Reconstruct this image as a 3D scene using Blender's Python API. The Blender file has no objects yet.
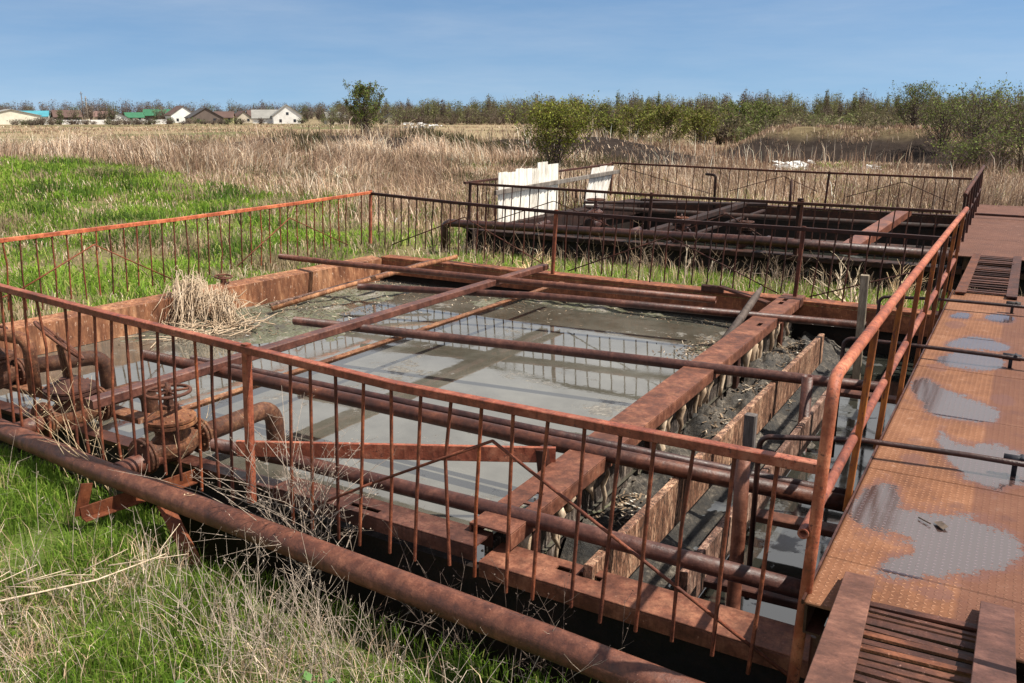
import bpy, math, random
import numpy as np
from mathutils import Vector, Matrix

random.seed(7)
rng = np.random.default_rng(11)
S = bpy.context.scene
COL = S.collection
R = math.radians

# ------------------------------------------------------------------ camera
F, CX, CY, HY, H, VX = 867.0, 512.0, 341.5, 110.0, 2.0, 1040.0
PITCH = math.atan((CY - HY) / F)
PSI = math.atan((VX - CX) / (F / math.cos(PITCH)))
cam = bpy.data.cameras.new('camera')
cam.sensor_width = 36.0
cam.lens = F / 1024 * 36.0
cam.clip_start = 0.05
cam.clip_end = 6000
co = bpy.data.objects.new('camera', cam)
COL.objects.link(co)
co.location = (0, 0, H)
co.rotation_euler = (math.pi / 2 - PITCH, 0, PSI)
S.camera = co
S.view_settings.view_transform = 'Standard'
S.view_settings.look = 'None'
S.view_settings.gamma = 1
S.view_settings.exposure = 0.68


def bearing(u):
    """unit ground direction of a picture column, so that far things can be
    set out by bearing and distance like a surveyor would"""
    a = (u - CX) / (F / math.cos(PITCH))
    th = PSI - math.atan(a)
    return -math.sin(th), math.cos(th)


# ------------------------------------------------------------------ noise
def _hash(i, j, s):
    n = (i * 374761393 + j * 668265263 + s * 1442695041) & 0x7fffffff
    n = ((n ^ (n >> 13)) * 1274126177) & 0x7fffffff
    return ((n ^ (n >> 16)) & 0xffff) / 65535.0


def vnoise(x, y, s=0):
    x = np.asarray(x, float); y = np.asarray(y, float)
    i = np.floor(x).astype(np.int64); j = np.floor(y).astype(np.int64)
    fx = x - i; fy = y - j
    fx = fx * fx * (3 - 2 * fx); fy = fy * fy * (3 - 2 * fy)
    a = _hash(i, j, s); b = _hash(i + 1, j, s); c = _hash(i, j + 1, s); d = _hash(i + 1, j + 1, s)
    return (a * (1 - fx) + b * fx) * (1 - fy) + (c * (1 - fx) + d * fx) * fy


def fbm(x, y, s=0, o=4):
    t = 0; a = 0.5
    for k in range(o):
        t = t + a * vnoise(x * 2 ** k, y * 2 ** k, s + k * 17); a *= 0.5
    return t / (1 - 0.5 ** o)


def sstep(a, b, x):
    t = np.clip((np.asarray(x, float) - a) / (b - a), 0, 1)
    return t * t * (3 - 2 * t)


# ------------------------------------------------------------------ materials
def new_mat(name):
    m = bpy.data.materials.new(name)
    m.use_nodes = True
    nt = m.node_tree
    b = nt.nodes['Principled BSDF']
    return m, nt, b


def N(nt, t, **kw):
    n = nt.nodes.new(t)
    for k, v in kw.items():
        if k in n.inputs.keys():
            n.inputs[k].default_value = v
        else:
            setattr(n, k, v)
    return n


def L(nt, a, b):
    nt.links.new(a, b)


def ramp(nt, fac, stops):
    r = nt.nodes.new('ShaderNodeValToRGB')
    e = r.color_ramp.elements
    while len(e) < len(stops):
        e.new(0.5)
    for k, (p, c) in enumerate(stops):
        e[k].position = p
        e[k].color = (*c, 1) if len(c) == 3 else c
    L(nt, fac, r.inputs[0])
    return r.outputs[0]


def wpos(nt, sc=(1, 1, 1)):
    g = nt.nodes.new('ShaderNodeNewGeometry')
    m = nt.nodes.new('ShaderNodeMapping')
    m.inputs['Scale'].default_value = sc
    L(nt, g.outputs['Position'], m.inputs[0])
    return m.outputs[0]


def noise(nt, vec, scale, detail=5, rough=0.6):
    n = N(nt, 'ShaderNodeTexNoise', Scale=scale, Detail=detail, Roughness=rough)
    L(nt, vec, n.inputs['Vector'])
    return n.outputs['Fac']


def mix(nt, fac, a, b, mode='MIX'):
    m = nt.nodes.new('ShaderNodeMix')
    m.data_type = 'RGBA'; m.blend_type = mode
    if isinstance(fac, float):
        m.inputs[0].default_value = fac
    else:
        L(nt, fac, m.inputs[0])
    for v, k in ((a, 6), (b, 7)):
        if isinstance(v, tuple):
            m.inputs[k].default_value = (*v, 1)
        else:
            L(nt, v, m.inputs[k])
    return m.outputs[2]


def mth(nt, op, a, b=None):
    m = nt.nodes.new('ShaderNodeMath'); m.operation = op
    for v, k in ((a, 0), (b, 1)):
        if v is None:
            continue
        if isinstance(v, (int, float)):
            m.inputs[k].default_value = v
        else:
            L(nt, v, m.inputs[k])
    return m.outputs[0]


def bump(nt, b, h, strength=0.4, dist=0.01):
    n = N(nt, 'ShaderNodeBump', Strength=strength, Distance=dist)
    L(nt, h, n.inputs['Height'])
    L(nt, n.outputs[0], b.inputs['Normal'])


def rust(name, dark, mid, light, flake=None, scale=1.0, rough=(0.55, 0.9), streak=(1, 1, 1), fl_amt=0.62, spec=0.3, stain=0.55, steel=True):
    """weathered steel: broad tone, mid mottling, fine grain, dark scabs and worn flecks"""
    m, nt, b = new_mat(name)
    v = wpos(nt, streak)
    n1 = noise(nt, v, 2.2 * scale, 4)
    n2 = noise(nt, v, 14 * scale, 6, 0.68)
    n3 = noise(nt, v, 90 * scale, 3, 0.7)
    n4 = noise(nt, v, 5.5 * scale, 7, 0.72)
    s = mth(nt, 'ADD', mth(nt, 'MULTIPLY', n1, 0.35), mth(nt, 'MULTIPLY', n2, 0.42))
    s = mth(nt, 'ADD', s, mth(nt, 'MULTIPLY', n3, 0.23))
    warm = lambda q: (q[0] * 1.05, q[1] * 0.95, q[2] * 0.76) if steel and q[0] > q[2] * 1.3 else q
    k_ = .80 if steel else 1.0
    dark, mid, light = [tuple(q * f for q in warm(c)) for c, f in ((dark, k_ * .9), (mid, k_), (light, k_ * 1.06))]
    c = ramp(nt, s, [(0.39, dark), (0.495, mid), (0.60, light)])
    # purple-brown scabs where the scale has lifted
    sm = ramp(nt, mth(nt, 'ADD', mth(nt, 'MULTIPLY', n4, .8), mth(nt, 'MULTIPLY', n3, .2)), [(0.42, (0, 0, 0)), (0.60, (1, 1, 1))])
    if steel: stain = min(.9, stain * 1.3)
    c = mix(nt, mth(nt, 'MULTIPLY', sm, stain), c, tuple(q * 0.75 for q in dark))
    vs_ = noise(nt, wpos(nt, (14, 14, 1.1)), 2.4, 4, .6)
    c = mix(nt, mth(nt, 'MULTIPLY', ramp(nt, vs_, [(0.52, (0, 0, 0)), (0.68, (1, 1, 1))]), .45 if steel else .25), c, tuple(q * .6 for q in dark))
    if flake:
        f = noise(nt, v, 38 * scale, 5, 0.7)
        fm = ramp(nt, f, [(fl_amt, (0, 0, 0)), (fl_amt + 0.05, (1, 1, 1))])
        c = mix(nt, fm, c, flake)
    oi = nt.nodes.new('ShaderNodeObjectInfo')
    c = mix(nt, 1.0, c, ramp(nt, oi.outputs['Random'], [(0.0, (0.52, 0.50, 0.56)), (0.3, (0.85, 0.84, 0.92)), (0.65, (1.08, 1.05, 1.0)), (0.85, (1.25, 1.22, 1.2)), (1.0, (1.45, 1.25, 0.92))]), 'MULTIPLY')
    L(nt, c, b.inputs['Base Color'])
    rr = N(nt, 'ShaderNodeMapRange'); L(nt, n2, rr.inputs[0])
    rr.inputs[1].default_value = 0.3; rr.inputs[2].default_value = 0.7
    rr.inputs[3].default_value = rough[0]; rr.inputs[4].default_value = rough[1]
    L(nt, rr.outputs[0], b.inputs['Roughness'])
    b.inputs['Specular IOR Level'].default_value = spec
    hh = mth(nt, 'ADD', mth(nt, 'MULTIPLY', n3, 0.6), mth(nt, 'SUBTRACT', n2, mth(nt, 'MULTIPLY', sm, 0.3)))
    bump(nt, b, hh, 0.6, 0.007)
    return m


M = {}
M['rail'] = rust('rail_paint', (0.18, 0.055, 0.038), (0.41, 0.125, 0.08), (0.56, 0.24, 0.165), (0.13, 0.045, 0.03), rough=(0.42, 0.75), fl_amt=0.58, stain=.4)
M['bar'] = rust('bar_rust', (0.10, 0.034, 0.024), (0.23, 0.07, 0.04), (0.36, 0.13, 0.075), (0.07, 0.026, 0.02), scale=1.6)
M['dkrail'] = rust('dark_rail_rust', (0.035, 0.014, 0.012), (0.075, 0.027, 0.02), (0.14, 0.05, 0.033), (0.03, 0.013, 0.012))
M['orange'] = rust('orange_rust', (0.11, 0.035, 0.018), (0.30, 0.10, 0.026), (0.50, 0.20, 0.05), (0.09, 0.03, 0.02), streak=(1, 1, 0.35), fl_amt=.56)
M['pipe'] = rust('pipe_rust', (0.07, 0.028, 0.024), (0.15, 0.058, 0.043), (0.26, 0.115, 0.085), (0.36, 0.18, 0.13), rough=(0.36, 0.62), fl_amt=0.67, stain=.4, spec=.4)
M['dkpipe'] = rust('dark_pipe_rust', (0.035, 0.015, 0.014), (0.075, 0.028, 0.023), (0.13, 0.055, 0.042), (0.18, 0.09, 0.07), rough=(0.32, 0.6), fl_amt=0.69, spec=.4)
M['beam'] = rust('beam_rust', (0.085, 0.035, 0.028), (0.19, 0.076, 0.056), (0.31, 0.15, 0.11), (0.40, 0.23, 0.17), rough=(0.5, 0.85), fl_amt=0.66)
M['rim'] = rust('rim_rust', (0.10, 0.042, 0.028), (0.25, 0.115, 0.07), (0.46, 0.27, 0.18), (0.50, 0.36, 0.27), streak=(1, 1, 0.3))
M['valve'] = rust('valve_rust', (0.06, 0.026, 0.018), (0.17, 0.07, 0.042), (0.29, 0.155, 0.09), (0.33, 0.24, 0.14), scale=1.8, fl_amt=0.62)
M['wheel'] = rust('wheel_rust', (0.06, 0.026, 0.022), (0.12, 0.05, 0.038), (0.2, 0.09, 0.06), scale=2)
M['bracket'] = rust('bracket_rust', (0.15, 0.042, 0.02), (0.31, 0.095, 0.036), (0.42, 0.155, 0.07), (0.10, 0.032, 0.02))
M['slat'] = rust('slat_rust', (0.05, 0.02, 0.017), (0.10, 0.04, 0.03), (0.17, 0.075, 0.055), (0.22, 0.11, 0.085))
M['stringer'] = rust('stringer_rust', (0.10, 0.048, 0.042), (0.17, 0.082, 0.07), (0.25, 0.13, 0.11), (0.13, 0.058, 0.045), rough=(0.6, 0.9))
M['black'] = rust('blackened_steel', (0.018, 0.009, 0.008), (0.04, 0.017, 0.013), (0.085, 0.034, 0.024), (0.12, 0.05, 0.035), fl_amt=.68)
M['tar'] = rust('tarred_wall', (0.008, 0.006, 0.006), (0.018, 0.012, 0.010), (0.045, 0.024, 0.016), (0.07, 0.03, 0.02), fl_amt=0.7)
M['plank'] = rust('stained_plank', (0.03, 0.018, 0.014), (0.17, 0.085, 0.06), (0.44, 0.30, 0.23), (0.022, 0.015, 0.013), streak=(1.6, 1.6, 0.45), scale=1.5, fl_amt=0.52, steel=False)
M['concrete'] = rust('stained_baffle', (0.012, 0.01, 0.009), (0.05, 0.035, 0.026), (0.34, 0.27, 0.2), (0.55, 0.48, 0.4), streak=(1, 2.2, 0.35), scale=1.4, fl_amt=0.60, steel=False)
M['drip'] = rust('scale_drip', (0.16, 0.11, 0.08), (0.40, 0.31, 0.23), (0.58, 0.50, 0.41), streak=(2, 2, 0.5), rough=(0.8, 0.95), steel=False)
M['greywood'] = rust('grey_wood', (0.09, 0.075, 0.06), (0.2, 0.17, 0.14), (0.3, 0.27, 0.23), streak=(3, 3, 0.4), rough=(0.8, 0.95), steel=False)
M['bluegrey'] = rust('painted_fitting', (0.02, 0.02, 0.026), (0.035, 0.035, 0.045), (0.06, 0.06, 0.07))
M['white'] = rust('white_slate', (0.5, 0.46, 0.4), (0.72, 0.69, 0.63), (0.80, 0.78, 0.73), rough=(0.7, 0.9), streak=(1, 1, 0.3), steel=False)
M['bark'] = rust('bark', (0.05, 0.036, 0.027), (0.11, 0.08, 0.06), (0.18, 0.14, 0.105), streak=(1, 1, 0.3), steel=False)
M['deadwood'] = rust('dead_twig', (0.30, 0.23, 0.155), (0.50, 0.40, 0.285), (0.64, 0.54, 0.41), scale=3, stain=.15, steel=False)
M['reed'] = rust('dead_reed', (0.36, 0.25, 0.14), (0.56, 0.42, 0.26), (0.70, 0.57, 0.39), scale=3, stain=.12, steel=False)
M['twig_dark'] = rust('brown_twig', (0.12, 0.085, 0.06), (0.24, 0.17, 0.12), (0.34, 0.27, 0.2), scale=3, steel=False)


def plain(name, col, rough=0.8, var=0.25, scale=3, spec=0.3):
    m, nt, b = new_mat(name)
    n = noise(nt, wpos(nt), scale, 5)
    lo = tuple(c * (1 - var) for c in col); hi = tuple(min(1, c * (1 + var)) for c in col)
    L(nt, ramp(nt, n, [(0.35, lo), (0.65, hi)]), b.inputs['Base Color'])
    b.inputs['Roughness'].default_value = rough
    b.inputs['Specular IOR Level'].default_value = spec
    return m


def tread(name, dark, mid, light, rough):
    """tread plate; the mesh attribute Col carries R = standing water film, G = damp, B = painted shade strip"""
    m, nt, b = new_mat(name)
    g = nt.nodes.new('ShaderNodeNewGeometry')
    sp = nt.nodes.new('ShaderNodeSeparateXYZ'); L(nt, g.outputs['Position'], sp.inputs[0])
    k = 31.0
    X = mth(nt, 'MULTIPLY', sp.outputs[0], k); Y = mth(nt, 'MULTIPLY', sp.outputs[1], k)
    par = mth(nt, 'MODULO', mth(nt, 'ADD', mth(nt, 'ADD', mth(nt, 'FLOOR', X), mth(nt, 'FLOOR', Y)), 2000.0), 2.0)
    sgn = mth(nt, 'SUBTRACT', mth(nt, 'MULTIPLY', par, 2.0), 1.0)
    fx = mth(nt, 'SUBTRACT', mth(nt, 'FRACT', X), 0.5); fy = mth(nt, 'SUBTRACT', mth(nt, 'FRACT', Y), 0.5)
    a = mth(nt, 'ADD', fx, mth(nt, 'MULTIPLY', fy, sgn)); c = mth(nt, 'SUBTRACT', fx, mth(nt, 'MULTIPLY', fy, sgn))
    d = mth(nt, 'ADD', mth(nt, 'POWER', mth(nt, 'DIVIDE', a, 0.52), 2.0), mth(nt, 'POWER', mth(nt, 'DIVIDE', c, 0.2), 2.0))
    lug = N(nt, 'ShaderNodeMapRange', interpolation_type='SMOOTHSTEP'); L(nt, d, lug.inputs[0])
    lug.inputs[1].default_value = 1.0; lug.inputs[2].default_value = 0.3; lug.inputs[3].default_value = 0; lug.inputs[4].default_value = 1
    v = wpos(nt)
    n1 = noise(nt, v, 1.6, 5, 0.65); n2 = noise(nt, v, 9, 6, 0.7); n3 = noise(nt, v, 60, 4, 0.7)
    s = mth(nt, 'ADD', mth(nt, 'MULTIPLY', n1, 0.45), mth(nt, 'ADD', mth(nt, 'MULTIPLY', n2, 0.3), mth(nt, 'MULTIPLY', n3, 0.25)))
    col = ramp(nt, s, [(0.38, dark), (0.5, mid), (0.62, light)])
    worn = tuple(min(1, q * 1.2 + 0.02) for q in light)
    col = mix(nt, mth(nt, 'MULTIPLY', lug.outputs[0], 0.5), mix(nt, 0.42, col, dark), worn)
    st = ramp(nt, n2, [(0.60, (0, 0, 0)), (0.72, (1, 1, 1))])
    col = mix(nt, mth(nt, 'MULTIPLY', st, 0.45), col, (0.38, 0.26, 0.2))
    gx = ramp(nt, noise(nt, v, 3.3, 5, 0.7), [(0.58, (0, 0, 0)), (0.68, (1, 1, 1))])
    col = mix(nt, mth(nt, 'MULTIPLY', gx, 0.75), col, (0.12, 0.055, 0.04))
    at_ = N(nt, 'ShaderNodeAttribute', attribute_name='Col')
    sc = nt.nodes.new('ShaderNodeSeparateColor'); L(nt, at_.outputs['Color'], sc.inputs[0])
    wn = mth(nt, 'ADD', mth(nt, 'MULTIPLY', mth(nt, 'SUBTRACT', n2, 0.5), 1.1), mth(nt, 'MULTIPLY', mth(nt, 'SUBTRACT', n3, 0.5), 0.5))
    wn = mth(nt, 'ADD', wn, mth(nt, 'MULTIPLY', mth(nt, 'SUBTRACT', lug.outputs[0], 0.3), -0.12))
    def mask(o, lo, hi):
        q = N(nt, 'ShaderNodeMapRange', interpolation_type='SMOOTHSTEP'); L(nt, mth(nt, 'ADD', o, wn), q.inputs[0])
        q.inputs[1].default_value = lo; q.inputs[2].default_value = hi
        return q.outputs[0]
    col = mix(nt, mth(nt, 'MULTIPLY', sc.outputs[2], 0.85), col, mix(nt, 0.7, col, (0.09, 0.036, 0.026)))  # darkens the plate colour along the painted strip of shade
    wet = mask(sc.outputs[0], 0.46, 0.54); rimw = mask(sc.outputs[0], 0.18, 0.40); damp = mask(sc.outputs[1], 0.4, 0.6)
    col = mix(nt, mth(nt, 'MULTIPLY', mth(nt, 'MAXIMUM', rimw, damp), 0.65), col, (0.12, 0.055, 0.045))
    wc = mix(nt, lug.outputs[0], (0.035, 0.02, 0.018), (0.14, 0.095, 0.095))
    wc = mix(nt, mth(nt, 'MULTIPLY', n1, 0.5), wc, (0.11, 0.068, 0.06))
    col = mix(nt, wet, col, wc)
    L(nt, col, b.inputs['Base Color'])
    r_ = N(nt, 'ShaderNodeMapRange'); L(nt, wet, r_.inputs[0]); r_.inputs[3].default_value = rough; r_.inputs[4].default_value = 0.13
    L(nt, r_.outputs[0], b.inputs['Roughness'])
    sp_ = N(nt, 'ShaderNodeMapRange'); L(nt, wet, sp_.inputs[0]); sp_.inputs[3].default_value = 0.3; sp_.inputs[4].default_value = 1.0
    io_ = N(nt, 'ShaderNodeMapRange'); L(nt, wet, io_.inputs[0]); io_.inputs[3].default_value = 1.45; io_.inputs[4].default_value = 1.85; L(nt, io_.outputs[0], b.inputs['IOR'])
    L(nt, sp_.outputs[0], b.inputs['Specular IOR Level'])
    h = mth(nt, 'ADD', lug.outputs[0], mth(nt, 'MULTIPLY', n3, 0.25))
    n = N(nt, 'ShaderNodeBump', Distance=0.005); L(nt, h, n.inputs['Height'])
    bs = N(nt, 'ShaderNodeMapRange'); L(nt, wet, bs.inputs[0]); bs.inputs[3].default_value = 0.8; bs.inputs[4].default_value = 0.2
    L(nt, bs.outputs[0], n.inputs['Strength']); L(nt, n.outputs[0], b.inputs['Normal'])
    return m


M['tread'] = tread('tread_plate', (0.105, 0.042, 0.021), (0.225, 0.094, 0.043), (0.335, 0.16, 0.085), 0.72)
M['treaddark'] = tread('tread_plate_dark', (0.075, 0.032, 0.021), (0.13, 0.053, 0.033), (0.19, 0.083, 0.052), 0.75)


def water_mat(name, lo, hi, rough=0.03):
    m, nt, b = new_mat(name)
    v = wpos(nt)
    n = noise(nt, v, 0.9, 5, 0.6)
    n2 = noise(nt, v, 6, 6, 0.7)
    c = ramp(nt, mth(nt, 'ADD', mth(nt, 'MULTIPLY', n, 0.7), mth(nt, 'MULTIPLY', n2, 0.3)), [(0.36, lo), (0.62, hi)])
    sk = N(nt, 'ShaderNodeTexVoronoi', Scale=60.0); L(nt, v, sk.inputs['Vector'])
    bub = ramp(nt, sk.outputs['Distance'], [(0.09, (1, 1, 1)), (0.16, (0, 0, 0))])
    patch = ramp(nt, noise(nt, v, 2.2, 5, 0.7), [(0.5, (0, 0, 0)), (0.62, (1, 1, 1))])
    c = mix(nt, mth(nt, 'MULTIPLY', mth(nt, 'MULTIPLY', bub, patch), 0.5), c, (0.4, 0.37, 0.3))
    scm = ramp(nt, mth(nt, 'ADD', mth(nt, 'MULTIPLY', noise(nt, v, 1.1, 8, 0.72), 0.75), mth(nt, 'MULTIPLY', n2, 0.25)), [(0.565, (0, 0, 0)), (0.60, (1, 1, 1))])
    sc2 = ramp(nt, noise(nt, v, 26, 6, 0.75), [(0.36, (0.045, 0.036, 0.026)), (0.52, (0.12, 0.10, 0.072)), (0.64, (0.30, 0.265, 0.21))])
    if rough < 0.05: c = mix(nt, mth(nt, 'MULTIPLY', scm, 0.8), c, sc2)
    L(nt, c, b.inputs['Base Color'])
    rr = N(nt, 'ShaderNodeMapRange'); L(nt, mth(nt, 'MAXIMUM', scm, mth(nt, 'MULTIPLY', patch, .15)), rr.inputs[0]); rr.inputs[3].default_value = rough; rr.inputs[4].default_value = 0.55
    L(nt, rr.outputs[0], b.inputs['Roughness'])
    b.inputs['IOR'].default_value = 2.25
    b.inputs['Specular IOR Level'].default_value = 0.5
    bump(nt, b, noise(nt, v, 5, 3), 0.05, 0.01)
    return m


M['water'] = water_mat('murky_water', (0.055, 0.05, 0.037), (0.115, 0.108, 0.088))
M['darkwater'] = water_mat('black_water', (0.012, 0.013, 0.010), (0.03, 0.03, 0.024), .051)


def sludge_mat(name, stops, sc=1.0):
    m, nt, b = new_mat(name)
    v = wpos(nt)
    n = mth(nt, 'ADD', mth(nt, 'MULTIPLY', noise(nt, v, 3 * sc, 5), 0.5), mth(nt, 'MULTIPLY', noise(nt, v, 30 * sc, 6, 0.75), 0.5))
    L(nt, ramp(nt, n, stops), b.inputs['Base Color'])
    b.inputs['Roughness'].default_value = 0.6
    bump(nt, b, noise(nt, v, 45 * sc, 6, 0.75), 0.9, 0.02)
    return m


M['sludge'] = sludge_mat('sludge', [(0.34, (0.022, 0.018, 0.013)), (0.44, (0.075, 0.063, 0.045)), (0.5, (0.10, 0.105, 0.05)), (0.56, (0.17, 0.15, 0.12)), (0.68, (0.4, 0.36, 0.3))])
M['blacksludge'] = sludge_mat('black_sludge', [(0.40, (0.007, 0.006, 0.005)), (0.50, (0.028, 0.022, 0.016)), (0.57, (0.085, 0.068, 0.05)), (0.70, (0.36, 0.31, 0.25))])


def col_mat(name, rough=0.75, trans=0.35, spec=0.2):
    """foliage / grass: per-blade colour from the mesh, thin translucency"""
    m, nt, b = new_mat(name)
    a = N(nt, 'ShaderNodeAttribute', attribute_name='Col')
    L(nt, a.outputs['Color'], b.inputs['Base Color'])
    b.inputs['Roughness'].default_value = rough
    b.inputs['Specular IOR Level'].default_value = spec
    if trans:
        t = nt.nodes.new('ShaderNodeBsdfTranslucent'); L(nt, a.outputs['Color'], t.inputs[0])
        mx = nt.nodes.new('ShaderNodeMixShader'); mx.inputs[0].default_value = trans
        L(nt, b.outputs[0], mx.inputs[1]); L(nt, t.outputs[0], mx.inputs[2])
        L(nt, mx.outputs[0], nt.nodes['Material Output'].inputs[0])
    return m


M['blade'] = col_mat('grass_blade', trans=.5)
M['leaf'] = col_mat('leaf', trans=0.3)
M['straw'] = col_mat('straw', trans=0.15)


def ground_mat():
    m, nt, b = new_mat('ground')
    a = N(nt, 'ShaderNodeAttribute', attribute_name='Col')
    v = wpos(nt)
    n = noise(nt, v, 1.3, 6, 0.7); n2 = noise(nt, v, 18, 5, 0.7)
    s = mth(nt, 'ADD', mth(nt, 'MULTIPLY', n, 0.6), mth(nt, 'MULTIPLY', n2, 0.4))
    k = ramp(nt, s, [(0.35, (0.45, 0.42, 0.4)), (0.65, (1.35, 1.35, 1.35))])
    L(nt, mix(nt, 1.0, a.outputs['Color'], k, 'MULTIPLY'), b.inputs['Base Color'])
    b.inputs['Roughness'].default_value = 0.95
    b.inputs['Specular IOR Level'].default_value = 0.1
    bump(nt, b, n2, 0.6, 0.05)
    return m


M['ground'] = ground_mat()


# ------------------------------------------------------------------ mesh building
class MB:
    def __init__(s):
        s.v = []; s.f = []; s.sm = []

    def add(s, vs, fs, smooth=False):
        o = len(s.v)
        s.v.extend([tuple(p) for p in vs])
        s.f.extend([tuple(i + o for i in f) for f in fs])
        s.sm.extend([smooth] * len(fs))
        return s

    def prism(s, p0, p1, prof, up=(0, 0, 1), smooth=False, caps=True):
        """closed 2-D profile (side, up) swept from p0 to p1"""
        p0 = Vector(p0); p1 = Vector(p1)
        t = (p1 - p0).normalized(); u = Vector(up)
        if abs(t.dot(u)) > 0.98:
            u = Vector((0, 1, 0))
        sd = t.cross(u).normalized(); u = sd.cross(t).normalized()
        n = len(prof)
        vs = [p0 + sd * a + u * b for a, b in prof] + [p1 + sd * a + u * b for a, b in prof]
        fs = [(i, (i + 1) % n, n + (i + 1) % n, n + i) for i in range(n)]
        if caps:
            fs += [tuple(range(n - 1, -1, -1)), tuple(range(n, 2 * n))]
        return s.add(vs, fs, smooth)

    def bar(s, p0, p1, w, h, up=(0, 0, 1), c=None):
        c = min(w, h) * 0.12 if c is None else c
        a, b = w / 2, h / 2
        return s.prism(p0, p1, [(-a, -b + c), (-a + c, -b), (a - c, -b), (a, -b + c), (a, b - c), (a - c, b), (-a + c, b), (-a, b - c)], up)

    def tube(s, pts, r, n=10, caps=True, hollow=None):
        pts = [Vector(p) for p in pts]
        rr = r if isinstance(r, (list, tuple)) else [r] * len(pts)
        vs = []; fs = []
        t = (pts[1] - pts[0]).normalized()
        a = t.orthogonal().normalized()
        for k, p in enumerate(pts):
            if k == 0: t2 = (pts[1] - pts[0]).normalized()
            elif k == len(pts) - 1: t2 = (pts[k] - pts[k - 1]).normalized()
            else: t2 = ((pts[k] - pts[k - 1]).normalized() + (pts[k + 1] - pts[k]).normalized()).normalized()
            q = t.rotation_difference(t2); a = (q @ a); a = (a - t2 * a.dot(t2)).normalized(); t = t2
            b = t.cross(a)
            for i in range(n):
                g = 2 * math.pi * i / n
                vs.append(p + (a * math.cos(g) + b * math.sin(g)) * rr[k])
        for k in range(len(pts) - 1):
            for i in range(n):
                j = (i + 1) % n
                fs.append((k * n + i, k * n + j, (k + 1) * n + j, (k + 1) * n + i))
        s.add(vs, fs, True)
        if caps:
            m = len(vs)
            o = len(s.v) - m
            if hollow:
                for e, base, sg in ((0, 0, 1), (1, m - n, -1)):
                    p = pts[0] if e == 0 else pts[-1]
                    d = (pts[1] - pts[0]).normalized() if e == 0 else (pts[-2] - pts[-1]).normalized()
                    ring = [p + (Vector(vs[base + i]) - p) * hollow for i in range(n)]
                    deep = [q + d * r * 2.5 for q in ring]
                    o2 = len(s.v)
                    s.v.extend([tuple(q) for q in ring + deep])
                    for i in range(n):
                        j = (i + 1) % n
                        s.f.append((o + base + i, o + base + j, o2 + j, o2 + i)); s.sm.append(False)
                        s.f.append((o2 + i, o2 + j, o2 + n + j, o2 + n + i)); s.sm.append(True)
                    s.f.append(tuple(o2 + n + i for i in range(n))); s.sm.append(False)
            else:
                s.f.append(tuple(o + i for i in range(n - 1, -1, -1))); s.sm.append(False)
                s.f.append(tuple(o + m - n + i for i in range(n))); s.sm.append(False)
        return s

    def lathe(s, base, axis, prof, n=20):
        """profile of (distance along axis, radius)"""
        base = Vector(base); ax = Vector(axis).normalized()
        a = ax.orthogonal().normalized(); b = ax.cross(a)
        vs = []; fs = []
        for d, r in prof:
            for i in range(n):
                g = 2 * math.pi * i / n
                vs.append(base + ax * d + (a * math.cos(g) + b * math.sin(g)) * max(r, 1e-4))
        for k in range(len(prof) - 1):
            for i in range(n):
                j = (i + 1) % n
                fs.append((k * n + i, k * n + j, (k + 1) * n + j, (k + 1) * n + i))
        fs += [tuple(range(n - 1, -1, -1)), tuple(range((len(prof) - 1) * n, len(prof) * n))]
        return s.add(vs, fs, False)

    def torus(s, c, axis, Rr, r, n=24, m=8):
        c = Vector(c); ax = Vector(axis).normalized(); a = ax.orthogonal().normalized(); b = ax.cross(a)
        vs = []; fs = []
        for i in range(n):
            g = 2 * math.pi * i / n; d = a * math.cos(g) + b * math.sin(g)
            for j in range(m):
                h = 2 * math.pi * j / m
                vs.append(c + d * (Rr + r * math.cos(h)) + ax * r * math.sin(h))
        for i in range(n):
            for j in range(m):
                fs.append((i * m + j, ((i + 1) % n) * m + j, ((i + 1) % n) * m + (j + 1) % m, i * m + (j + 1) % m))
        return s.add(vs, fs, True)

    def box(s, x0, x1, y0, y1, z0, z1):
        return s.bar(((x0 + x1) / 2, y0, (z0 + z1) / 2), ((x0 + x1) / 2, y1, (z0 + z1) / 2), x1 - x0, z1 - z0, c=min(0.006, (x1 - x0) * 0.2, (z1 - z0) * 0.2))

    def build(s, name, mat, parent=None):
        me = bpy.data.meshes.new(name)
        me.from_pydata(s.v, [], s.f)
        me.polygons.foreach_set('use_smooth', s.sm)
        me.materials.append(M[mat] if isinstance(mat, str) else mat)
        me.validate(); me.update()
        o = bpy.data.objects.new(name, me)
        COL.objects.link(o)
        if parent:
            o.parent = parent
            o.matrix_parent_inverse = Matrix.Translation(parent.location).inverted() if parent.rotation_euler.z == 0 else parent.matrix_basis.inverted()
        return o


def soup(name, verts, faces, mat, cols=None, smooth=False):
    """fast mesh from numpy triangles"""
    me = bpy.data.meshes.new(name)
    nv = len(verts); nf = len(faces); k = faces.shape[1]
    me.vertices.add(nv); me.vertices.foreach_set('co', np.ascontiguousarray(verts, np.float32).ravel())
    me.loops.add(nf * k); me.loops.foreach_set('vertex_index', np.ascontiguousarray(faces, np.int32).ravel())
    me.polygons.add(nf)
    me.polygons.foreach_set('loop_start', np.arange(nf, dtype=np.int32) * k)
    me.polygons.foreach_set('loop_total', np.full(nf, k, np.int32))
    if smooth:
        me.polygons.foreach_set('use_smooth', np.ones(nf, bool))
    me.update(calc_edges=True)
    if cols is not None:
        at = me.color_attributes.new('Col', 'FLOAT_COLOR', 'POINT')
        c4 = np.ones((nv, 4), np.float32); c4[:, :3] = cols
        at.data.foreach_set('color', c4.ravel())
    me.materials.append(M[mat])
    o = bpy.data.objects.new(name, me)
    COL.objects.link(o)
    return o


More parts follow.
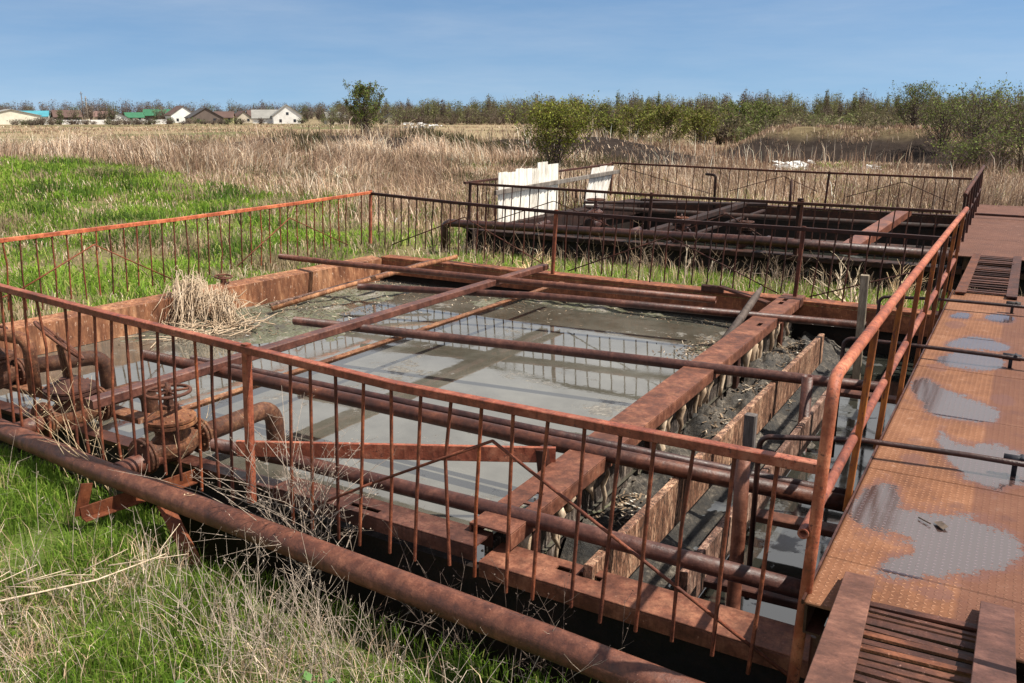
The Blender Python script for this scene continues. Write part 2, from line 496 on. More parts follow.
def tag(o, label, cat, group=None):
    o['label'] = label; o['category'] = cat
    if group: o['group'] = group
    return o


def struct(o):
    o['kind'] = 'structure'; return o


def stuff(o, label=None, cat=None):
    o['kind'] = 'stuff'
    if label: o['label'] = label
    if cat: o['category'] = cat
    return o


def thing(name, loc, label, cat, group=None):
    o = bpy.data.objects.new(name, None)
    o.empty_display_size = 0.2
    o.location = loc
    COL.objects.link(o)
    return tag(o, label, cat, group)


def copy_tree(o, loc, label, parent=None):
    c = o.copy(); COL.objects.link(c)
    if parent is None:
        c.location = loc; c['label'] = label
    else:
        c.parent = parent
    for ch in o.children:
        copy_tree(ch, None, None, c)
    return c


def arc(c, a, b, r, n=6):
    """quarter bend at corner c from direction -a to direction b"""
    c = Vector(c); a = Vector(a).normalized(); b = Vector(b).normalized()
    out = []
    for i in range(n + 1):
        g = math.pi / 2 * i / n
        out.append(c - a * r * (1 - math.sin(g)) + b * r * (1 - math.cos(g)))
    return out


# ------------------------------------------------------------------ terrain
ZW = -0.86


def gz(x, y):
    x = np.asarray(x, float); y = np.asarray(y, float)
    d = np.hypot(x, y)
    z = -0.93 - 1.1 * sstep(60, 300, d)
    z = z + 0.10 * (fbm(x * 0.35, y * 0.35, 3) - 0.5) * sstep(3, 10, d) + 0.32 * (fbm(x * 0.5, y * 0.5, 4) - 0.5) * sstep(-11, -13, x) + 0.5 * (fbm(x * 0.06, y * 0.06, 9) - 0.5) * sstep(20, 50, d)
    z = z + 0.95 * np.exp(-(((x + 31) / 8) ** 2 + ((y - 18) / 7) ** 2))
    # dark ploughed ridge on the left and the mound on the right
    rx, ry = -34.0, 47.0
    a = 0.12
    u = (x - rx) * math.cos(a) + (y - ry) * math.sin(a); v = -(x - rx) * math.sin(a) + (y - ry) * math.cos(a)
    z = z + 1.15 * np.exp(-(v / 4.5) ** 2) * sstep(21, 12, np.abs(u)) * (0.6 + 0.8 * fbm(x * 0.4, y * 0.4, 21))
    z = z + 1.75 * np.exp(-((y - 64.5) / 4.6) ** 2) * sstep(10.5, 4.0, np.abs(x + 10.5)) * (0.65 + 0.7 * fbm(x * 0.3, y * 0.3, 31))
    z = z - 0.75 * np.exp(-((y - 56) / 2.2) ** 2) * sstep(9.5, 5.0, np.abs(x + 9.0))
    z = z + .20 * np.exp(-((y - 3.0) / .9) ** 2) * sstep(-4.3, -6.5, x) * sstep(-13, -10, x)
    return z


def zone(x, y):
    """0 green .. 1 straw"""
    d = np.hypot(x, y)
    n = fbm(x * 0.16, y * 0.16, 41) - 0.5
    n2 = fbm(x * 0.7, y * 0.7, 47) - 0.5
    th = np.arctan2(-x, y)                     # bearing left of +Y
    lim = 22 + 7 * sstep(.66, .8, th) + 11 * sstep(.84, 1.02, th)
    s = sstep(-4, 4, d - lim + 17 * n + 9 * n2)
    back = sstep(24.5, 26.5, y + 4 * n) * sstep(-14, -11, x)
    return np.clip(np.maximum(s, back), 0, 1)


TX0, TX1, TY0, TY1 = -10.05, 0.9, 3.9, 11.9       # first tank pit
SY = 11.7                                          # the second tank is the same, further back


def axis(vals):
    return np.array(sorted(set(np.round(np.concatenate(vals), 3))))


xs = axis([np.arange(-14, 3.01, 0.2), np.arange(-40, -14, 0.6), -np.geomspace(40, 900, 60), np.geomspace(3, 700, 45),
           [TX0 - .25, TX0 - .22, TX0, TX0 + .03, TX1, TX1 + .03, -8.3, -8.27]])
ys = axis([np.arange(-2, 26.01, 0.2), np.arange(26, 80, 0.6), np.geomspace(80, 900, 60), -np.geomspace(2, 200, 15),
           [3.5, 3.53, 3.72, 3.75, 3.87, 3.9, TY1, TY1 + .03, TY0 + SY - .4, TY0 + SY - .37, TY1 + SY, TY1 + SY + .03]])
XX, YY = np.meshgrid(xs, ys)
ZZ = gz(XX, YY)
for k in (0, 1):
    pit = (XX >= TX0) & (XX <= TX1) & (YY >= TY0 + k * SY - (np.where(XX < -4.9, .16, .4) if k == 0 else 0.05)) & (YY <= TY1 + k * SY)
    ZZ = np.where(pit, -2.2, ZZ)
gx = XX.ravel(); gy = YY.ravel()
st = zone(gx, gy); dd = np.hypot(gx, gy)
cg = np.array([0.075, 0.11, 0.02]); cs = np.array([0.24, 0.175, 0.115]); cd = np.array([0.028, 0.02, 0.016]); cf = np.array([0.27, 0.21, 0.125])
gc = cg + (cs - cg) * st[:, None]
pt = sstep(.46, .6, fbm(gx * .55, gy * .55, 141) * -1 + 1.0)
gc = gc + (np.array([.20, .155, .085]) - gc) * (pt * .7 * sstep(-10.6, -11.2, gx))[:, None]
rdg = np.exp(-((gy - 46 - 0.12 * (gx + 34)) / 5.5) ** 2) * sstep(22, 15, np.abs(gx + 34))
mdk = 1.15 * np.exp(-((gy - 58.6 - 2.0 * (fbm(gx * .35, gx * 0, 137) - .5)) / 3.4) ** 4) * sstep(10.5, 8, np.abs(gx + 9.5))
far = sstep(58, 75, dd) * (1 - sstep(200, 300, dd) * 0.5)
pg = sstep(0.52, 0.6, fbm(gx * 0.05, gy * 0.05, 77))
cfar = cf + (np.array([0.07, 0.09, 0.025]) - cf) * (pg * 0.7)[:, None]
gc = gc + (cfar - gc) * far[:, None]
mtop = np.exp(-((gy - 65) / 5.5) ** 4) * sstep(11, 9, np.abs(gx + 10.5))
gc = gc + (np.array([.15, .115, .062]) * (.6 + .8 * fbm(gx * .8, gy * .8, 151))[:, None] - gc) * mtop[:, None]
gc = gc + (cd - gc) * np.clip(np.maximum(rdg, mdk) * 1.4, 0, 1)[:, None]
gc = np.where(((gx > TX0 - .3) & (gx < TX1 + .1) & (gy > 3.45) & (gy < 25.0) & (ZZ.ravel() < -1.5))[:, None], np.array([0.02, 0.015, 0.012]), gc)
ny, nx = XX.shape
ii = (np.arange(ny - 1)[:, None] * nx + np.arange(nx - 1)[None, :]).ravel()
quads = np.stack([ii, ii + 1, ii + nx + 1, ii + nx], 1)
ground = struct(soup('ground', np.stack([gx, gy, ZZ.ravel()], 1), quads, 'ground', gc, True))


def in_pit(x, y, m=0.0):
    a = (x > TX0 - .35 - m) & (x < TX1 + m) & (y > np.where(x < -4.9, 3.68, 3.46) - m) & (y < TY1 + m)
    b = (x > TX0 - .35 - m) & (x < TX1 + m) & (y > TY0 + SY - .35 - m) & (y < TY1 + SY + m)
    return a | b


# ------------------------------------------------------------------ grass
def in_view(x, y, marg=0.12):
    th = np.arctan2(-x, y)
    half = math.atan(512 / (F / math.cos(PITCH)))
    return np.abs(th - PSI) < half + marg


def blades(x, y, z, h, w, lean, cols, seg=2, az=None):
    n = len(x)
    az = rng.uniform(0, 2 * np.pi, n) if az is None else az
    wa = rng.uniform(0, 2 * np.pi, n)
    dx = np.cos(az) * lean * h; dy = np.sin(az) * lean * h
    wx = np.cos(wa) * w * 0.5; wy = np.sin(wa) * w * 0.5
    P = np.empty((n, 5, 3))
    P[:, 0] = np.stack([x - wx, y - wy, z - 0.03], 1); P[:, 1] = np.stack([x + wx, y + wy, z - 0.03], 1)
    mx = x + dx * 0.35; my = y + dy * 0.35; mz = z + h * 0.6
    P[:, 2] = np.stack([mx - wx * .8, my - wy * .8, mz], 1); P[:, 3] = np.stack([mx + wx * .8, my + wy * .8, mz], 1)
    P[:, 4] = np.stack([x + dx, y + dy, z + h * np.maximum(0.45, 1 - 0.35 * lean)], 1)
    b = np.arange(n)[:, None] * 5
    f = np.concatenate([b + [0, 1, 3], b + [0, 3, 2], b + [2, 3, 4]], 0)
    return P.reshape(-1, 3), f, np.repeat(cols, 5, 0)


def tint(n, base, var, spread=0.25):
    c = np.array(base)[None, :] * (1 + spread * rng.standard_normal((n, 1)))
    c = c * (1 + var * rng.standard_normal((n, 3)))
    return np.clip(c, 0.004, 0.9)


def pick(n, cols, p):
    """choose one base colour per blade"""
    k = rng.choice(len(cols), n, p=p)
    return np.array(cols)[k]


def polar(n, d0, d1, marg=0.12, pw=1.0):
    half = math.atan(512 / (F / math.cos(PITCH))) + marg
    th = PSI + rng.uniform(-half, half, n)
    q = rng.uniform(0, 1, n)
    d = np.sqrt(d0 ** 2 + q * (d1 ** 2 - d0 ** 2)) if pw == 1 else d0 * (d1 / d0) ** q
    return -np.sin(th) * d, np.cos(th) * d, d


GREENS = [(0.13, 0.22, 0.025), (0.19, 0.29, 0.035), (0.085, 0.15, 0.02), (0.30, 0.31, 0.09)]
STRAWS = [(0.54, 0.39, 0.26), (0.42, 0.28, 0.19), (0.66, 0.53, 0.41), (0.28, 0.17, 0.115)]
sets_g = []; sets_s = []


def add_green(x, y, h, w, lean, p=(.35, .3, .25, .1)):
    k = ~in_pit(x, y)
    x, y, h, w, lean = x[k], y[k], h[k], w[k], lean[k]
    c = pick(len(x), GREENS, p) * (0.8 + 0.6 * fbm(x * 0.8, y * 0.8, 5))[:, None] * (1 + .12 * sstep(8, 14, np.hypot(x, y)))[:, None]
    c = c * (1 + 0.18 * rng.standard_normal((len(x), 1)))
    sets_g.append(blades(x, y, gz(x, y), h, w, lean, np.clip(c, 0.004, 0.6)))


def add_straw(x, y, h, w, lean, p=(.35, .25, .25, .15), tone=1.0, comb=False):
    k = ~in_pit(x, y)
    x, y, h, w, lean = x[k], y[k], h[k], w[k], lean[k]
    c = pick(len(x), STRAWS, p) * tone * (0.7 + 0.6 * fbm(x * 0.35, y * 0.35, 15))[:, None]
    c = c * (1 + 0.2 * rng.standard_normal((len(x), 1)))
    az = 9 * fbm(x * .12, y * .12, 161, 2) + 1.1 * rng.standard_normal(len(x)) if comb else None
    sets_s.append(blades(x, y, gz(x, y), h, w, lean, np.clip(c, 0.01, 0.8), az=az))


U = rng.uniform
# the lush foreground bank below the pipe
n = 110000
x = U(-9.8, -0.3, n); y = U(1.2, 3.68, n)
cl = fbm(x * 2.2, y * 2.2, 61)
k = (U(0, 1, n) < sstep(0.28, 0.62, cl) * 0.85 + 0.06)
x, y, cl = x[k], y[k], cl[k]
add_green(x, y, U(0.05, 0.17, len(x)) * (0.6 + 0.8 * cl), U(0.004, 0.009, len(x)), U(0.1, 0.9, len(x)))
n = 42000
x = U(-9.5, -0.3, n); y = U(1.2, 3.35, n)
k = U(0, 1, n) < .55 * sstep(0.48, 0.68, fbm(x * 1.3, y * 1.3, 71)) + 0.05 + .22 * np.exp(-((x + 3.1) / .75) ** 2 - ((y - 2.9) / .5) ** 2) + .35 * np.exp(-((x + 4.3) / .5) ** 2 - ((y - 2.1) / .35) ** 2)
x, y = x[k], y[k]
add_straw(x, y, U(0.05, 0.30, len(x)), U(0.002, 0.005, len(x)), U(0.2, 1.5, len(x)))
# between tank and header pipe of the second tank, right behind the near tank
n = 60000
x = U(-10.2, 0.6, n); y = U(11.95, 15.2, n)
add_green(x, y, U(0.06, 0.2, n), U(0.008, 0.016, n), U(0.2, 1.2, n), (.2, .5, .05, .25))
n = 3000
x = U(-10.2, 0.6, n); y = U(11.95, 15.2, n)
add_straw(x, y, U(0.15, 0.5, n), U(0.006, 0.012, n), U(0.1, 0.8, n))
# mid field left of the tanks
n = 250000
x, y, d = polar(n, 7, 42)
k = (x < -10.3) | (y > 23.9) | (x > 1)
x, y, d = x[k], y[k], d[k]
s = zone(x, y)
k = U(0, 1, len(x)) < ((1 - s) * 0.9 + 0.10) * np.clip(.12 + 1.1 * sstep(.40, .58, fbm(x * .55, y * .55, 141)), 0, 1)
x, y, d = x[k], y[k], d[k]
add_green(x, y, U(0.06, 0.24, len(x)) * (0.25 + 1.6 * sstep(.3, .7, fbm(x * .9, y * .9, 8))), 0.006 + 0.0010 * d, U(0.3, 1.4, len(x)), (.22, .50, .05, .23))
n = 110000
x, y, d = polar(n, 7, 42)
k = (x < -10.3) | (y > 23.9) | (x > 1)
x, y, d = x[k], y[k], d[k]
s = zone(x, y); cl = fbm(x * 0.9, y * 0.9, 83)
k = U(0, 1, len(x)) < np.clip(s * 1.0 + 0.9 * sstep(0.42, 0.56, cl) + .16 + .22 * sstep(16, 24, d) * sstep(.4, .6, fbm(x * .3, y * .3, 191)), 0, 1)
x, y, d, s = x[k], y[k], d[k], s[k]
add_straw(x, y, U(0.10, 0.55, len(x)) * (0.45 + 0.9 * s), 0.004 + 0.0005 * d, U(0.1, 1.1, len(x)), tone=1.0)
n = 40000
cxs = U(-40, -11, 260); cys = U(4, 36, 260); ci = rng.integers(0, 260, n)
x = cxs[ci] + rng.normal(0, .35, n); y = cys[ci] + rng.normal(0, .3, n); d = np.hypot(x, y)
ok = x < -10.9
x, y, d, ci = x[ok], y[ok], d[ok], ci[ok]
base_c = np.array([(.075, .13, .022), (.30, .24, .14), (.11, .19, .03), (.38, .29, .18)])[ci % 4]
sets_g.append(blades(x, y, gz(x, y), U(.1, .5, len(x)), .005 + .0008 * d, U(.1, 1.0, len(x)), np.clip(base_c * (1 + .25 * rng.standard_normal((len(x), 1))), .01, .6)))
# tall dry reeds across the middle distance, in stands of different height and tone
n = 210000
x, y, d = polar(n, 23, 66)
s = zone(x, y)
dark = np.maximum(np.exp(-((y - 46 - 0.12 * (x + 34)) / 4.2) ** 2) * sstep(21, 15, np.abs(x + 34)), np.exp(-((y - 60) / 6) ** 2) * sstep(10.5, 8, np.abs(x + 9.5)))
st1 = fbm(x * .11, y * .11, 91); st2 = fbm(x * .45, y * .45, 93)
k = U(0, 1, n) < s * np.clip(sstep(.40, .60, st1 * .5 + st2 * .5) + .05, 0, 1) * (1 - 0.97 * np.clip(dark * 1.5, 0, 1))
x, y, d, st1, st2 = x[k], y[k], d[k], st1[k], st2[k]
pale = sstep(.45, .65, fbm(x * .16, y * .16, 99))
tn = (.62 + .55 * pale)[:, None] if False else 1.0
hh_ = U(0.25, 1.15, len(x)) * (0.35 + 0.95 * sstep(.35, .65, st2)) * (1 - .5 * sstep(-24, -17, x) * sstep(30, 38, y)) * (1 + .25 * sstep(-20, -30, x))
rt_ = x > -13
for sel, tone, pp in (((pale > .5) & ~rt_, 1.1, (.4, .1, .4, .1)), ((pale <= .5) & ~rt_, .85, (.3, .4, .08, .22)), (rt_ & (pale > .45), .72, (.3, .35, .15, .2)), (rt_ & (pale <= .45), .55, (.15, .45, .05, .35))):
    add_straw(x[sel], y[sel], hh_[sel], 0.004 + 0.0005 * d[sel], U(0.1, 0.9, sel.sum()), pp, tone=tone, comb=True)
# short grass on top of the mound and tussocks on the dark ridge
n_ = 16000
mx_ = U(-20, -1, n_); my_ = U(59, 70, n_)
k_ = U(0, 1, n_) < sstep(.35, .6, fbm(mx_ * .5, my_ * .5, 131)) * sstep(60, 63, my_)
add_straw(mx_[k_], my_[k_], U(.1, .35, k_.sum()), np.full(k_.sum(), .04), U(.2, .9, k_.sum()), (.2, .5, .05, .25), tone=.75)
mx_ = U(-58, -12, n_); my_ = U(42, 54, n_)
k_ = U(0, 1, n_) < .5 * sstep(.5, .62, fbm(mx_ * .3, my_ * .5, 133))
add_straw(mx_[k_], my_[k_], U(.1, .4, k_.sum()), np.full(k_.sum(), .035), U(.2, .9, k_.sum()), (.1, .5, .05, .35), tone=.6)
# mats of flattened low straw between the stands
n_ = 120000
mx_, my_, d_ = polar(n_, 22, 66)
k_ = U(0, 1, n_) < zone(mx_, my_) * (1 - .9 * sstep(.45, .58, fbm(mx_ * .11, my_ * .11, 91) * .5 + fbm(mx_ * .45, my_ * .45, 93) * .5)) * (1 - .8 * (np.abs(my_ - 46 - .12 * (mx_ + 34)) < 5) * (np.abs(mx_ + 34) < 22)) * (1 - (np.abs(mx_ + 9.5) < 10) * (np.abs(my_ - 60) < 6))
mx_, my_, d_ = mx_[k_], my_[k_], d_[k_]
add_straw(mx_, my_, U(.08, .4, len(mx_)), .004 + .0006 * d_, U(.5, 1.8, len(mx_)), (.35, .3, .2, .15), tone=.9, comb=True)
# tall pale single stems
n_ = 2600
mx_, my_, d_ = polar(n_, 20, 60)
k_ = (U(0, 1, n_) < sstep(.5, .65, fbm(mx_ * .2, my_ * .2, 171))) & (zone(mx_, my_) > .3)
add_straw(mx_[k_], my_[k_], U(.9, 1.6, k_.sum()), .006 + .0004 * d_[k_], U(.05, .5, k_.sum()), (.2, 0, .8, 0), tone=1.2)
# rusty brown dock stems mixed in
k = U(0, 1, len(x)) < .10
add_straw(x[k], y[k], U(.5, 1.3, k.sum()), 0.006 + .0005 * d[k], U(0.02, .25, k.sum()), (0, .2, 0, .8), tone=.9)
# green flecks and patches in the reeds
n = 150000
x, y, d = polar(n, 24, 66)
gp = np.maximum(sstep(0.50, 0.62, fbm(x * .13, y * .13, 101)), .9 * sstep(.52, .62, fbm(x * .4, y * .4, 107)))
k = (U(0, 1, n) < gp) & ~((np.abs(x + 10) < 11) & (y > 52)) & ~((np.abs(y - 46 - .12 * (x + 34)) < 8) & (np.abs(x + 34) < 24))
x, y, d = x[k], y[k], d[k]
add_green(x, y, U(0.12, 0.45, len(x)), 0.006 + 0.0008 * d, U(0.1, 0.6, len(x)), (.4, .3, .2, .1))
# low dull scrub tussocks on the left, as dark olive clumps in the straw
n = 26000
cxs = U(-60, -18, 60); cys = U(24, 48, 60); ci = rng.integers(0, 60, n); 
x = cxs[ci] + rng.normal(0, 1.3, n); y = cys[ci] + rng.normal(0, .6, n); d = np.hypot(x, y)
c = pick(n, [(.085, .085, .03), (.12, .09, .055), (.06, .065, .022)], [.4, .35, .25]) * (1 + .2 * rng.standard_normal((n, 1)))
sets_g.append(blades(x, y, gz(x, y), U(.2, .9, n), .007 + .0006 * d, U(.1, .8, n), np.clip(c, .01, .4)))
# far fields: thin short stubble only
n = 70000
x, y, d = polar(n, 62, 250, pw=2)
k = U(0, 1, n) < 0.10 + 0.9 * sstep(0.45, 0.6, fbm(x * .05, y * .09, 103))
x, y, d = x[k], y[k], d[k]
add_straw(x, y, U(0.1, 0.5, len(x)), 0.0007 * d, U(0.1, 0.8, len(x)), (.3, .4, .1, .2), tone=0.85)


def join(sets, name, mat):
    V = []; Fs = []; C = []; o = 0
    for v, f, c in sets:
        V.append(v); Fs.append(f + o); C.append(c); o += len(v)
    return soup(name, np.concatenate(V), np.concatenate(Fs), mat, np.concatenate(C))


stuff(join(sets_g, 'grass', 'blade'), 'bright green spring grass over the banks round the tanks', 'grass')
stuff(join(sets_s, 'dry_grass', 'straw'), 'tall pale dry grass and straw across the field', 'dry grass')


# ---- branching dry stalks with seed heads (one stalk = a few thin tubes)
def stalk(mb, p, h, lean, r, side=4, heads=True, az=None):
    az = random.uniform(0, 6.28) if az is None else az
    p = Vector(p); d = Vector((math.cos(az) * lean, math.sin(az) * lean, 1)).normalized()
    bend = Vector((math.cos(az), math.sin(az), -0.25)) * lean * 0.5
    q = [p + d * h * t + bend * h * t * t for t in (0, .35, .7, 1)]
    mb.tube(q, [r, r * .85, r * .6, r * .3], 4, False)
    for k in range(side):
        t = random.uniform(0.35, 0.98)
        i = min(2, int(t * 3)); o = q[i].lerp(q[i + 1], t * 3 - i) if t * 3 - i <= 1 else q[3]
        a = random.uniform(0, 6.28); l = h * random.uniform(0.08, 0.28)
        e = o + Vector((math.cos(a) * l * .7, math.sin(a) * l * .7, l * random.uniform(.2, .9)))
        mb.tube([o, o.lerp(e, .5) + Vector((0, 0, -l * .06)), e], [r * .5, r * .4, r * .25], 3, False)
        if heads:
            for j in range(2):
                c = o.lerp(e, random.uniform(.6, 1)); s = random.uniform(.002, .0055)
                v = [c + Vector((random.uniform(-1, 1), random.uniform(-1, 1), random.uniform(-1, 1))) * s * 1.4 for _ in range(4)]
                mb.add(v, [(0, 1, 2), (0, 2, 3), (0, 3, 1), (1, 3, 2)])


mb = MB()
for k in range(470):
    # dense towards the bottom right of the foreground, looser at left
    xx = random.choice([random.gauss(-3.1, .45), random.gauss(-3.2, .35), random.uniform(-7.5, -1.2), random.gauss(-4.3, .4)])
    yy = random.gauss(2.95, .22) if xx > -3.9 else random.uniform(1.6, 3.15)
    yy = min(yy, 3.26)
    stalk(mb, (xx, yy, float(gz(xx, yy))), random.uniform(.2, .58), random.uniform(.05, .6), random.uniform(.0015, .003), random.randint(1, 4), random.random() < .5)
stuff(mb.build('dry_stalks', 'deadwood'), 'tangle of pale dry stalks along the foot of the near pipe', 'dry stalks')

mb = MB()
for k in range(170):
    a = random.uniform(0, 6.28)
    xx = random.uniform(-10.1, -1.3); yy = random.uniform(12.4, 14.9)
    stalk(mb, (xx, yy, float(gz(xx, yy))), random.uniform(.3, 1.0), random.uniform(.05, .6), random.uniform(.003, .006), random.randint(1, 5), False)
for k in range(200):
    xx = random.uniform(-22, -10.6); yy = random.uniform(5.5, 24)
    stalk(mb, (xx, yy, float(gz(xx, yy))), random.uniform(.25, .8), random.uniform(.1, .9), random.uniform(.003, .006), random.randint(1, 5), False)
for k in range(260):
    xx = random.uniform(-10.5, 1.5); yy = random.uniform(24, 34)
    stalk(mb, (xx, yy, float(gz(xx, yy))), random.uniform(.6, 1.5), random.uniform(.02, .3), random.uniform(.005, .009), random.randint(2, 6), False)
stuff(mb.build('weed_stems', 'twig_dark'), 'scattered brown weed stems standing in the grass round the tanks', 'weeds')

# broad green weed leaves at the bottom of the picture
lx = []; 
mbw = MB()
for (cx_, cy_) in ((-2.55, 2.78), (-2.45, 2.7), (-1.75, 2.95), (-1.6, 2.9), (-2.75, 2.72), (-3.3, 2.35), (-1.9, 2.98)):
    for k in range(9):
        a = random.uniform(0, 6.28); l = random.uniform(.03, .07); h0 = random.uniform(.06, .2)
        b0 = Vector((cx_ + random.uniform(-.07, .07), cy_ + random.uniform(-.05, .05), float(gz(cx_, cy_)) + h0))
        d = Vector((math.cos(a), math.sin(a), random.uniform(-.1, .5))); sd = Vector((-math.sin(a), math.cos(a), 0))
        mbw.add([b0, b0 + d * l * .45 + sd * l * .38, b0 + d * l, b0 + d * l * .45 - sd * l * .38], [(0, 1, 2, 3)])
        mbw.tube([b0, b0 + Vector((0, 0, -h0))], .0018, 3, False)
M['weedleaf'] = plain('weed_leaf', (0.07, 0.16, 0.03), 0.5)
stuff(mbw.build('broadleaf_weeds', 'weedleaf'), 'small broad leaved green weeds below the near pipe', 'weeds')


# ------------------------------------------------------------------ tanks
def slotted(mb, p0, p1, w, h, slots, t=0.012):
    """inverted steel channel along p0-p1 with long slots cut in its top flange"""
    p0 = Vector(p0); p1 = Vector(p1); Lh = (p1 - p0).length; d = (p1 - p0).normalized(); sd = d.cross(Vector((0, 0, 1))).normalized()
    zt = Vector((0, 0, -t / 2))
    for s in (-1, 1):
        o = sd * s * (w / 2 - t / 2) + Vector((0, 0, -h / 2 - t / 2 - 0.001))
        mb.bar(p0 + o, p1 + o, t, h - t, c=.002)
    at = 0
    for (a, b, off, sw) in slots + [(Lh, Lh, 0, 0)]:
        if a - at > .002:
            mb.bar(p0 + d * at + zt, p0 + d * a + zt, w, t, c=.003)
        if b > a:
            for lo, hi in ((-w / 2, off - sw / 2), (off + sw / 2, w / 2)):
                o = sd * (lo + hi) / 2
                mb.bar(p0 + d * a + o + zt, p0 + d * b + o + zt, hi - lo, t, c=.002)
        at = b
    return mb


def tank(oy, label, near):
    t = thing('settling_tank', (-5, 3.9 + oy, -1.5), label, 'tank', 'rusty settling tanks')
    if near:
        MB().box(-4.1, 0.9, 3.88 + oy, 3.95 + oy, -2.1, -0.63).build('wall', 'tar', t)
        MB().box(-10.05, -4.104, 4.06 + oy, 4.13 + oy, -2.1, -0.64).build('wall', 'tar', t)
        MB().box(-10.0, -4.125, 4.03 + oy, 4.17 + oy, -.636, -.60).build('rim_channel', 'dkpipe', t)
    else:
        MB().box(-10.05, 0.9, 3.86 + oy, 3.95 + oy, -2.1, -0.56).build('wall', 'tar', t)
    MB().box(-10.05, 0.9, 11.78 + oy, 11.88 + oy, -2.1, -0.60).build('wall', 'tar', t)
    MB().bar((-10.34, 3.952 + oy, -1.28), (-9.62, 11.778 + oy, -1.28), .05, 1.60).build('wall', 'tar', t)
    MB().box(0.8, 0.9, 3.952 + oy, 11.778 + oy, -2.1, -0.25).build('wall', 'tar', t)
    # the steel rim
    if near:
        slotted(MB(), (-4.12, 3.925 + oy, -.45), (-2.50, 3.925 + oy, -.45), .205, .10, [(.62, .86, .03, .04)]).build('rim_channel', 'beam', t)
        slotted(MB(), (-2.46, 3.935 + oy, -.525), (0.85, 3.935 + oy, -.525), .27, .10, [(.42, .53, -.04, .045), (.56, .70, -.04, .045)]).build('rim_channel', 'beam', t)
    else:
        MB().bar((-9.9, 3.80 + oy, -.49), (0.85, 3.80 + oy, -.49), .29, .10).build('rim_channel', 'black', t)
    m2 = MB()
    m2.prism((-10.34, 3.96 + oy, -.455), (-9.62, 11.70 + oy, -.455), [(.13, -.40), (.145, -.40), (.145, -.03), (-.13, -.0), (-.13, -.02), (.12, -.045)])
    m2.build('rim_channel', 'rim' if near else 'black', t)
    m3 = MB()
    m3.bar((-9.5, 11.80 + oy, -.475), (0.85, 11.80 + oy, -.475), .26, .05)
    m3.bar((-9.5, 11.672 + oy, -.62), (0.85, 11.672 + oy, -.62), .012, .238)
    m3.build('rim_channel', 'beam' if near else 'black', t)
    return t


tank(0, 'nearer rusty tank half filled with grey water', True)
tank(SY, 'farther empty dark tank behind the strip of grass', False)


def sheet(name, x0, x1, y0, y1, z, mat, nx=2, ny=2, fn=None):
    xs_ = np.linspace(x0, x1, nx); ys_ = np.linspace(y0, y1, ny)
    A, B = np.meshgrid(xs_, ys_)
    Z = np.full_like(A, z) if fn is None else fn(A, B)
    i = (np.arange(ny - 1)[:, None] * nx + np.arange(nx - 1)[None, :]).ravel()
    return soup(name, np.stack([A.ravel(), B.ravel(), Z.ravel()], 1), np.stack([i, i + 1, i + nx + 1, i + nx], 1), mat, smooth=True)


struct(sheet('water', -10.3, -2.47, 3.96, 11.77, ZW, 'water'))
struct(sheet('water', -2.45, 0.8, 3.96, 11.77, -1.06, 'darkwater'))
struct(sheet('water', -10.3, 0.8, 3.96 + SY, 11.77 + SY, -1.55, 'darkwater'))


def gauss(x, y, cx, cy, rx, ry, p=2):
    return np.exp(-((np.abs((x - cx) / rx)) ** p + (np.abs((y - cy) / ry)) ** p))


def sl_main(x, y):
    f = fbm(x * 2.3, y * 2.3, 5, 5); g = fbm(x * 9, y * 9, 8, 4)
    m = 1.0 * gauss(x, y, -9.2, 9.6, 1.05, 1.9, 3) + .95 * gauss(x, y, -8.0, 8.3, .8, 1.0) + .9 * gauss(x, y, -9.7, 7.3, .5, 1.2)
    m += .9 * gauss(x, y, -3.15, 10.2, .55, .65) + .85 * gauss(x, y, -2.8, 5.0, .45, .7) + .75 * gauss(x, y, -7.0, 10.9, 1.6, .6) + .8 * gauss(x, y, -5.0, 11.55, 3.0, .28)
    m += .6 * gauss(x, y, -6.9, 8.8, .5, .5) + .75 * gauss(x, y, -2.65, 8.0, .12, 3.5)
    return ZW - .13 + .17 * np.clip(m, 0, 1.15) + .13 * (f - .5) + .05 * (g - .5)


stuff(sheet('sludge', -10.2, -2.48, 3.97, 11.76, 0, 'sludge', 200, 200, sl_main), 'grey mud and scum rising out of the tank water', 'sludge')


def sl_side(x, y):
    f = fbm(x * 3, y * 3, 25, 5); g = fbm(x * 11, y * 11, 28, 4)
    return -1.03 - .10 * sstep(-1.75, -1.4, x) + .34 * sstep(-1.75, -2.1, x) * (f - .1) + .22 * (f - .5) + .10 * (g - .5) + .08 * gauss(x, y, -2.1, 8.6, .5, 1.6)


stuff(sheet('sludge', -2.43, -1.05, 3.97, 11.76, 0, 'blacksludge', 60, 240, sl_side), 'black sludge caught in the trough beside the main beam', 'sludge')

